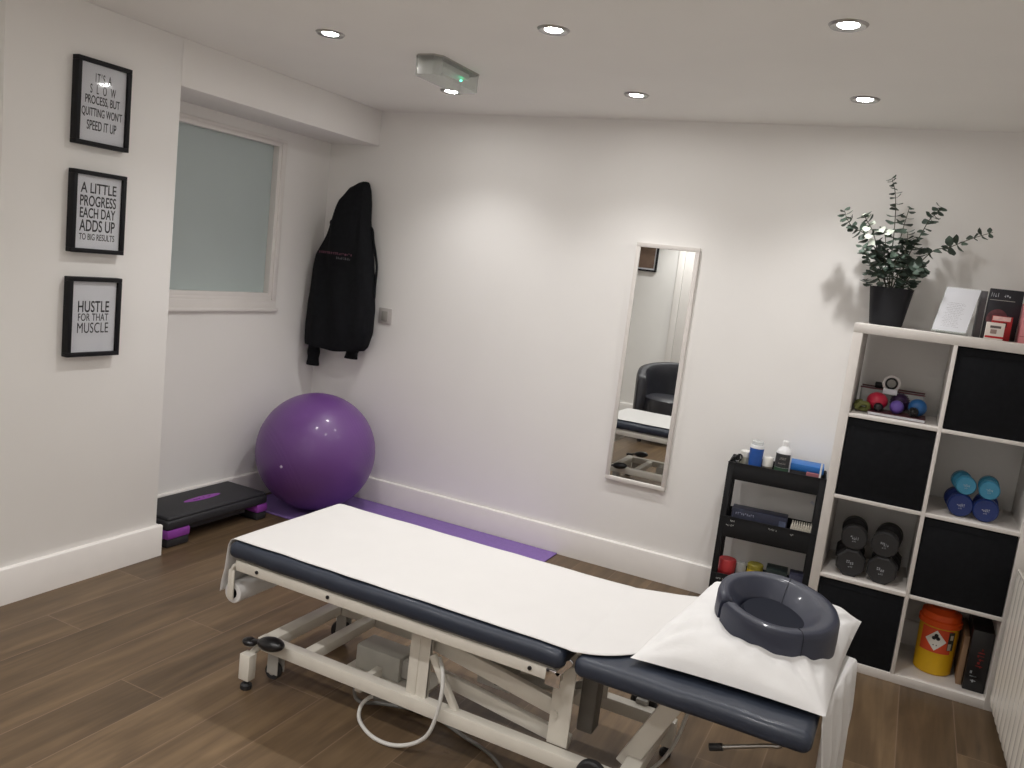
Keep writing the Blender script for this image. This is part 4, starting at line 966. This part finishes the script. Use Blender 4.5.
# castors
for x_, zc in ((1.60, 0.045), (2.755, 0.10)):
    for y in (RY0, RY1):
        s = 1 if y > -1.8 else -1
        yy = y + (s*0.045 if x_ > 2 else 0)
        x_ = x_ if x_ > 2 else (1.575 if s < 0 else 1.555)
        if x_ > 2: zc_ = 0.165; r_ = 0.045
        elif s < 0: zc_ = 0.062; r_ = 0.030
        else: zc_ = 0.050; r_ = 0.046
        bm = new(); lathe(bm, [(r_*0.45, -0.012), (r_*0.9, -0.013), (r_, -0.008), (r_, 0.008), (r_*0.9, 0.013), (r_*0.45, 0.012)], (x_, yy, zc_), 'y', 30); w_ = obj('castor', bm, RUBBER, TB)
        bm = new(); cyl(bm, (x_, yy-0.013, zc_), (x_, yy+0.013, zc_), r_*0.45, r_*0.45, 20); obj('hub', bm, GREYP, w_)
        bm = new()
        if x_ > 2: box(bm, x_-0.02, x_+0.02, min(yy, y)+0.01, max(yy, y)-0.01, zc_-0.03, zc_+0.02, 0.003)
        else:
            box(bm, x_-0.016, x_+0.03, yy-0.019, yy-0.015, zc_-0.005, 0.128, 0.002); box(bm, x_-0.016, x_+0.03, yy+0.015, yy+0.019, zc_-0.005, 0.128, 0.002)
        obj('fork', bm, GREYP, w_)
# foot pedals
for s, y in ((-1, RY0-0.055), (1, RY1+0.055)):
    bm = new()
    vs0 = len(bm.verts); sphere(bm, (0, 0, 0), 1.0, 28)
    for v in bm.verts: v.co = Vector((1.60+v.co.x*0.054, y+v.co.y*0.030, 0.186+v.co.z*0.024+0.006*v.co.x))
    b2 = [v for v in bm.verts]
    sphere(bm, (0, 0, 0), 1.0, 20)
    for v in bm.verts:
        if v not in b2: v.co = Vector((1.508+v.co.x*0.028, y+v.co.y*0.022, 0.166+v.co.z*0.014))
    beam(bm, (1.51, y, 0.17), (1.56, y, 0.182), 0.018, 0.012)
    obj('foot_pedal', bm, BLACKG, TB)
# uprights at the foot end: twin flat bars with pivot and brace
for y, s in ((RY0+0.01, -1), (RY1-0.01, 1)):
    bm = new(); box(bm, 2.108, 2.142, y-0.012, y+0.012, 0.168, 0.417, 0.002); box(bm, 2.150, 2.180, y-0.010, y+0.010, 0.168, 0.417, 0.002); box(bm, 2.108, 2.18, y+0.002*s, y+0.008*s, 0.168, 0.417)
    up_ = obj('upright', bm, TFRAME, TB)
    bm = new(); cyl(bm, (2.130, y+s*0.012, 0.385), (2.130, y+s*0.018, 0.385), 0.019, 0.017, 24); cyl(bm, (2.130, y+s*0.018, 0.385), (2.130, y+s*0.021, 0.385), 0.008, 0.007, 16); obj('pivot_cap', bm, TFRAME, up_)
    bm = new(); beam(bm, (2.185, y, 0.315), (2.285, y, 0.165), 0.018, 0.022); obj('brace', bm, TFRAME, TB)
# scissor arms
for y in (RY0+0.055, RY1-0.055):
    bm = new(); beam(bm, (2.10, y, 0.345), (2.62, y, 0.262), 0.022, 0.052); obj('lift_arm', bm, TFRAME, TB)
    bm = new(); beam(bm, (2.18, y+0.025*(1 if y < -1.8 else -1), 0.215), (2.64, y+0.025*(1 if y < -1.8 else -1), 0.160), 0.02, 0.045); obj('lower_arm', bm, TFRAME, TB)
bm = new(); box(bm, 2.28, 2.33, RY0+0.07, RY1-0.07, 0.29, 0.335, 0.003); obj('cross_member', bm, TFRAME, TB)
for x_, z_ in ((2.60, 0.262), (2.13, 0.36)):
    bm = new(); cyl(bm, (x_, RY0+0.02, z_), (x_, RY1-0.02, z_), 0.012); obj('cross_tube', bm, TFRAME, TB)
# side plates and actuators
for y in (RY0+0.025, RY1-0.031):
    bm = new(); box(bm, 2.585, 2.650, y, y+0.006, 0.168, 0.417, 0.002); obj('side_plate', bm, TFRAME, TB)
bm = new(); box(bm, 2.30, 2.42, -1.90, -1.83, 0.225, 0.30, 0.006); cyl(bm, (2.42, -1.865, 0.262), (2.60, -1.865, 0.30), 0.018); cyl(bm, (2.60, -1.865, 0.30), (2.64, -1.865, 0.32), 0.011); 
ac = obj('lift_actuator', bm, GREYP, TB)
bm = new(); box(bm, 2.365, 2.385, -1.905, -1.90, 0.24, 0.275, 0.002); obj('switch', bm, BLACKG, ac)
bm = new(); box(bm, 2.655, 2.705, -1.93, -1.87, 0.21, 0.40, 0.006); obj('head_actuator', bm, mat('dark_grey_plastic', srgb(88, 84, 78), 0.5), TB)
bm = new(); beam(bm, (2.69, -1.87, 0.40), (2.93, -1.87, 0.37), 0.04, 0.03); beam(bm, (2.93, -1.87, 0.39), (2.80, -1.87, 0.13), 0.055, 0.04, (0, 1, 0)); obj('head_support', bm, TFRAME, TB)
# control box
bm = new(); box(bm, 1.81, 1.99, -1.86, -1.76, 0.095, 0.182, 0.006); cb = obj('control_box', bm, mat('grey_housing', srgb(176, 174, 166), 0.5), TB)
bm = new(); box(bm, 1.99, 2.05, -1.845, -1.77, 0.11, 0.172, 0.004); obj('control_socket', bm, GREYP, cb)
bm = new(); box(bm, 1.78, 2.10, -1.90, -1.72, 0.088, 0.096); box(bm, 1.90, 1.925, RY0+0.02, RY1-0.02, 0.09, 0.13, 0.002); obj('tray_plate', bm, TFRAME, cb)
# handle under the head end
bm = new(); tube(bm, [(3.225, -1.99, 0.45), (3.225, -2.0, 0.42), (3.215, -2.0, 0.408), (3.19, -2.0, 0.40), (3.075, -2.0, 0.352)], 0.006, 12); hd = obj('release_handle', bm, STEEL, TB)
bm = new(); cyl(bm, (3.082, -2.0, 0.355), (3.050, -2.0, 0.342), 0.010, 0.010, 16); obj('handle_grip', bm, RUBBER, hd)
# paper roll holder brackets
for y in (Y0+0.035, Y1-0.06):
    bm = new(); tube(bm, [(1.46, y, 0.43), (1.435, y, 0.425), (1.421, y, 0.40), (1.42, y, 0.345)], 0.007, 10)
    box(bm, 1.408, 1.434, y-0.005, y+0.003, 0.30, 0.405, 0.003)
    obj('roll_bracket', bm, TFRAME, TB)

# cables (top level things: trailing leads)
t = thing('handset_cable', 'looped pale grey cable hanging over the couch base rail to the floor', 'cable', (2.2, -2.05, 0.1))
bm = new(); tube(bm, [(2.20, -1.97, 0.30), (2.235, -2.01, 0.29), (2.255, -2.035, 0.24), (2.25, -2.045, 0.16), (2.225, -2.045, 0.085), (2.17, -2.045, 0.035), (2.10, -2.05, 0.010), (2.02, -2.04, 0.006), (1.945, -2.00, 0.012), (1.915, -1.955, 0.03), (1.93, -1.93, 0.055), (1.96, -1.92, 0.065)], 0.0065, 10); obj('cable_loop', bm, CABLE, t)
bm = new(); cyl(bm, (1.945, -1.925, 0.060), (2.05, -1.90, 0.075), 0.011, 0.011, 16); tube(bm, [(2.05, -1.90, 0.075), (2.09, -1.895, 0.085), (2.13, -1.88, 0.11)], 0.004, 8); obj('plug_sleeve', bm, CABLED, t, label='darker grey in line plug')
t = thing('mains_cable', 'grey power cable trailing along the floor under the couch', 'cable', (2.2, -1.9, 0))
bm = new(); tube(bm, [(1.86, -1.80, 0.09), (1.84, -1.88, 0.06), (1.87, -1.91, 0.015), (1.95, -1.86, 0.0065), (2.10, -1.82, 0.0065), (2.25, -1.86, 0.0065), (2.38, -1.90, 0.0065), (2.47, -1.97, 0.0065), (2.53, -2.05, 0.0065), (2.6, -2.2, 0.0065), (2.75, -2.5, 0.0065)], 0.0062, 10); obj('cable_run', bm, CABLED, t)
t = thing('motor_cable', 'thin pale cable hanging beneath the head end of the couch', 'cable', (2.9, -1.7, 0.2))
bm = new(); tube(bm, [(2.945, -1.70, 0.42), (2.935, -1.70, 0.34), (2.925, -1.70, 0.25), (2.90, -1.70, 0.14), (2.86, -1.71, 0.06), (2.80, -1.75, 0.012), (2.72, -1.80, 0.0065)], 0.006, 10); obj('cable_run', bm, CABLE, t)

# ---- paper sheet with roll
t = thing('couch_paper', 'white paper sheet covering the couch, fed from a roll at the foot end', 'paper sheet', (2.0, -1.8, T_Z))
SY0_, SY1_ = Y0+0.022, Y1-0.028
bm = new()
path = [(1.385, 0.322), (1.388, 0.36), (1.400, 0.41), (1.405, 0.46), (1.409, 0.495), (1.419, 0.514), (1.435, 0.5205), (1.46, 0.5215)] + [(1.46+0.05*i, 0.5215) for i in range(1, 24)] + [(2.645, 0.5215), (2.665, 0.5195), (2.69, 0.5215)] + [(2.72+0.03*i, 0.5215) for i in range(0, 8)]
def sh(u, v):
    k = u*(len(path)-1); i = min(int(k), len(path)-2); f = k-i
    x = path[i][0]*(1-f)+path[i+1][0]*f; z = path[i][1]*(1-f)+path[i+1][1]*f
    y = SY0_+(SY1_-SY0_)*v
    ed = min(v, 1-v)
    if x > 1.40:
        y += 0.006*noise.noise(Vector((x*7, v*1.0, 1)))*(1 if ed < 0.3 else 0.3)
        z += 0.0012*(1+noise.noise(Vector((x*10, y*8, 2))))
        if v < 0.08: z -= 0.004*(1-v/0.08)**2*0.5
    if x > 2.60: z += 0.042*((x-2.60)/0.33)**1.6*v**1.5
    if x > 2.66: y += (1-v)*0.30*((x-2.66)/0.27)**2
    return Vector((x, y, z))
grid(bm, sh, 150, 44); sm = obj('sheet', bm, SHEET, t, angle=80)
so = sm.modifiers.new('thickness', 'SOLIDIFY'); so.thickness = 0.0012; so.offset = 1
RC = Vector((1.420, 0, 0.318)); ry0, ry1 = Y0+0.045, Y1-0.07
bm = new(); lathe(bm, [(0.019, ry0-RC.y), (0.034, ry0), (0.036, ry0+0.002), (0.036, ry1-0.002), (0.034, ry1), (0.019, ry1), (0.019, ry0)], (RC.x, 0, RC.z), 'y', 40)
obj('roll', bm, SHEET, t)
bm = new(); lathe(bm, [(0.0188, ry0+0.001), (0.0188, ry1-0.001)], (RC.x, 0, RC.z), 'y', 30); obj('roll_core', bm, BLACKP, t)

# ---- cloth hanging over the head end
t = thing('hanging_towel', 'white cloth hanging down over the head end of the couch', 'cloth', (3.33, -1.75, 0.3))
bm = new()
def hang(u, v):
    s = v; xe = 3.296+0.055*u
    y = -1.985+0.40*u
    if s < 0.12: x = xe-0.055+0.055*(s/0.12); z = 0.530-0.004*(s/0.12)
    elif s < 0.2: k = (s-0.12)/0.08; x = xe+0.008*math.sin(k*math.pi/2); z = 0.526-0.02*(1-math.cos(k*math.pi/2))
    else: k = (s-0.2)/0.8; x = xe+0.008; z = 0.506-(0.44+0.05*u)*k
    amp = 0.010*min(1, max(0, (s-0.14)/0.3))
    x += amp*(1+math.sin(u*24+z*3)) + 0.004*noise.noise(Vector((u*8, z*4, 0)))*(1 if s > 0.15 else 0)
    if s > 0.2: y += 0.02*math.sin(z*9)
    return Vector((x, y, z))
grid(bm, hang, 70, 50); hm = obj('cloth', bm, CLOTH, t, angle=80); so = hm.modifiers.new('thickness', 'SOLIDIFY'); so.thickness = 0.002

# ---- pillow
pil = new()
corn = [Vector((2.815, -2.04)), Vector((3.312, -2.02)), Vector((3.350, -1.375)), Vector((2.895, -1.375))]
def pillow(u, v, side):
    a = 2*u-1; b = 2*v-1
    # pull edges inwards between the corners
    ii = 0.035
    a2 = a*(1-ii*(1-b*b)**1*1.0*(abs(a))) if True else a
    b2 = b*(1-ii*(1-a*a)*(abs(b)))
    U = (a2+1)/2; V_ = (b2+1)/2
    p = corn[0]*(1-U)*(1-V_)+corn[1]*U*(1-V_)+corn[2]*U*V_+corn[3]*(1-U)*V_
    th = max(0, (1-a**6))**0.55*max(0, (1-b**6))**0.55*(1-0.25*a*a*b*b)
    th *= (1-0.25*abs(a)**3-0.2*abs(b)**3)
    wr = noise.noise(Vector((p.x*9, p.y*14, 0)))*0.009+noise.noise(Vector((p.x*25+3, p.y*12, 4)))*0.004
    cr_ = 0
    for ca, cb in ((-1, -1), (1, -1), (1, 1), (-1, 1)):
        d = math.hypot(a-ca, b-cb); an = math.atan2(b-cb, a-ca)
        cr_ += 0.005*math.sin(an*14+d*2)*math.exp(-((d-0.45)/0.3)**2)
    wr += 0.0025*math.sin(p.x*60+p.y*18+3*noise.noise(Vector((p.x*6, p.y*6, 1))))*max(0, noise.noise(Vector((p.x*5, p.y*5, 7)))+0.15)
    base = T_Z+0.008 + 0.016*(b+1) 
    if side > 0: z = base+0.010+ (0.084+wr*1.9+cr_*1.4)*th
    else: z = base+0.010-0.012*th
    return Vector((p.x, p.y, z))
gt = grid(pil, lambda u, v: pillow(u, v, 1), 70, 80); gb_ = grid(pil, lambda u, v: pillow(u, v, -1), 70, 80)
bmesh.ops.remove_doubles(pil, verts=pil.verts, dist=0.0006)
o = obj('pillow', pil, CLOTH, angle=80); tag(o, 'white cotton pillow lying on the head end of the couch', 'pillow'); rebase(o, (3.09, -1.71, T_Z+0.01))
for v in o.data.vertices: pass

# ---- face cradle (horseshoe headrest)
HCR = Vector((3.130, -1.735, 0.580))
t = thing('face_cradle', 'dark navy horseshoe face cushion resting on the pillow', 'headrest', HCR)
HM = Matrix.Rotation(R(26), 4, 'Z') @ Matrix.Rotation(R(3), 4, 'X')
A_, B_ = 0.166, 0.176
GAP = math.pi+0.12
def cradle(u, v, seamoff=0.0):
    an = GAP+0.045 + (2*math.pi-0.09)*u
    ca, sa = math.cos(an), math.sin(an)
    ends = min(u, 1-u); e_ = min(1, ends/0.02)
    wd = 0.104*(0.88+0.22*math.cos(an-0.0))      # wider opposite the gap
    h = 0.126 + (0.012*math.sin(an))
    prof = [(0.0, 0.010), (-0.004, 0.0), (-0.5, 0.0), (-0.93, 0.0), (-1.0, 0.10), (-1.0, 0.40), (-0.92, 0.62), (-0.80, 0.72), (-0.60, 0.86), (-0.42, 0.97), (-0.18, 1.0), (-0.05, 0.96), (0.0, 0.86), (0.012, 0.5), (0.008, 0.2), (0.0, 0.010)]
    k = v*(len(prof)-1); i = min(int(k), len(prof)-2); f = k-i
    r_ = prof[i][0]*(1-f)+prof[i+1][0]*f; z = prof[i][1]*(1-f)+prof[i+1][1]*f
    sc = 0.90+0.10*math.sin(math.pi/2*e_)
    R_ = wd*r_
    x = (A_+R_)*ca; y = (B_+R_)*sa
    return HCR + (HM.to_3x3() @ Vector((x, y, z*h*sc-0.012)))
bm = new(); V = grid(bm, cradle, 110, 46)
bm.faces.new(V[0]); bm.faces.new(V[-1][::-1])
bmesh.ops.remove_doubles(bm, verts=bm.verts, dist=0.0004)
obj('cushion_ring', bm, NAVYH, t, angle=60)
bm = new(); lathe(bm, [(0, 0.070), (0.05, 0.070), (0.090, 0.074), (0.104, 0.056), (0.0, 0.052)])  # dark disc closing the ring's hole above the pillow
for v in bm.verts: v.co = HCR + HM.to_3x3() @ v.co
obj('hole_disc', bm, mat('dark_navy_disc', srgb(26, 29, 40), 0.85, var=0.05, spec=0.2), t)
for a0 in (0.647, 0.244):
    bm = new(); u0 = 0.0
    pts = []
    for k in range(30):
        p = cradle(a0, 0.22+0.74*k/29); c_ = HCR+HM.to_3x3() @ Vector(((A_-0.03)*math.cos(GAP+0.045+(2*math.pi-0.09)*a0), (B_-0.03)*math.sin(GAP+0.045+(2*math.pi-0.09)*a0), 0.04)); pts.append(p+(p-c_).normalized()*0.0008)
    tube(bm, pts, 0.0014, 6, 1); obj('seam_piping', bm, mat('dark_navy_thread', srgb(28, 31, 44), 0.6), t)

# ================================================================== TUB CHAIR (seen in the mirror)
CC = Vector((1.355, -3.62, 0)); 
t = thing('tub_chair', 'black leather tub chair seen in the wall mirror', 'chair', CC, R(0))
LEA = mat('black_leather', srgb(46, 46, 52), 0.42, var=0.1, bump=0.1, bscale=80, coat=0.1)
bm = new()
def tub(u, v):
    an = R(-35)+R(250)*u; an = R(-35)+R(250)*u
    hh = 0.60+0.15*math.sin(math.pi*u)**0.6
    prof = [(0.31, 0.08), (0.335, 0.10), (0.345, hh-0.05), (0.335, hh-0.01), (0.30, hh), (0.262, hh-0.01), (0.25, hh-0.05), (0.245, 0.35), (0.24, 0.10), (0.31, 0.08)]
    k = v*(len(prof)-1); i = min(int(k), len(prof)-2); f = k-i
    r_ = prof[i][0]*(1-f)+prof[i+1][0]*f; z = prof[i][1]*(1-f)+prof[i+1][1]*f
    a2 = an+R(90)+R(55)
    return CC+Vector((r_*math.cos(an+R(180)), r_*math.sin(an+R(180))*1.0, z))
V = grid(bm, tub, 60, 40); bm.faces.new(V[0]); bm.faces.new(V[-1][::-1]); obj('tub_back', bm, LEA, t, angle=60)
bm = new(); lathe(bm, [(0, 0.10), (0.24, 0.10), (0.245, 0.36), (0.235, 0.42), (0.20, 0.44), (0, 0.445)], CC, seg=48); obj('seat_cushion', bm, LEA, t)
for dx in (-0.19, 0.19):
    for dy in (-0.19, 0.19):
        bm = new(); cyl(bm, CC+Vector((dx, dy, 0)), CC+Vector((dx, dy, 0.105)), 0.018, 0.024, 16); obj('leg', bm, RUBBER, t)
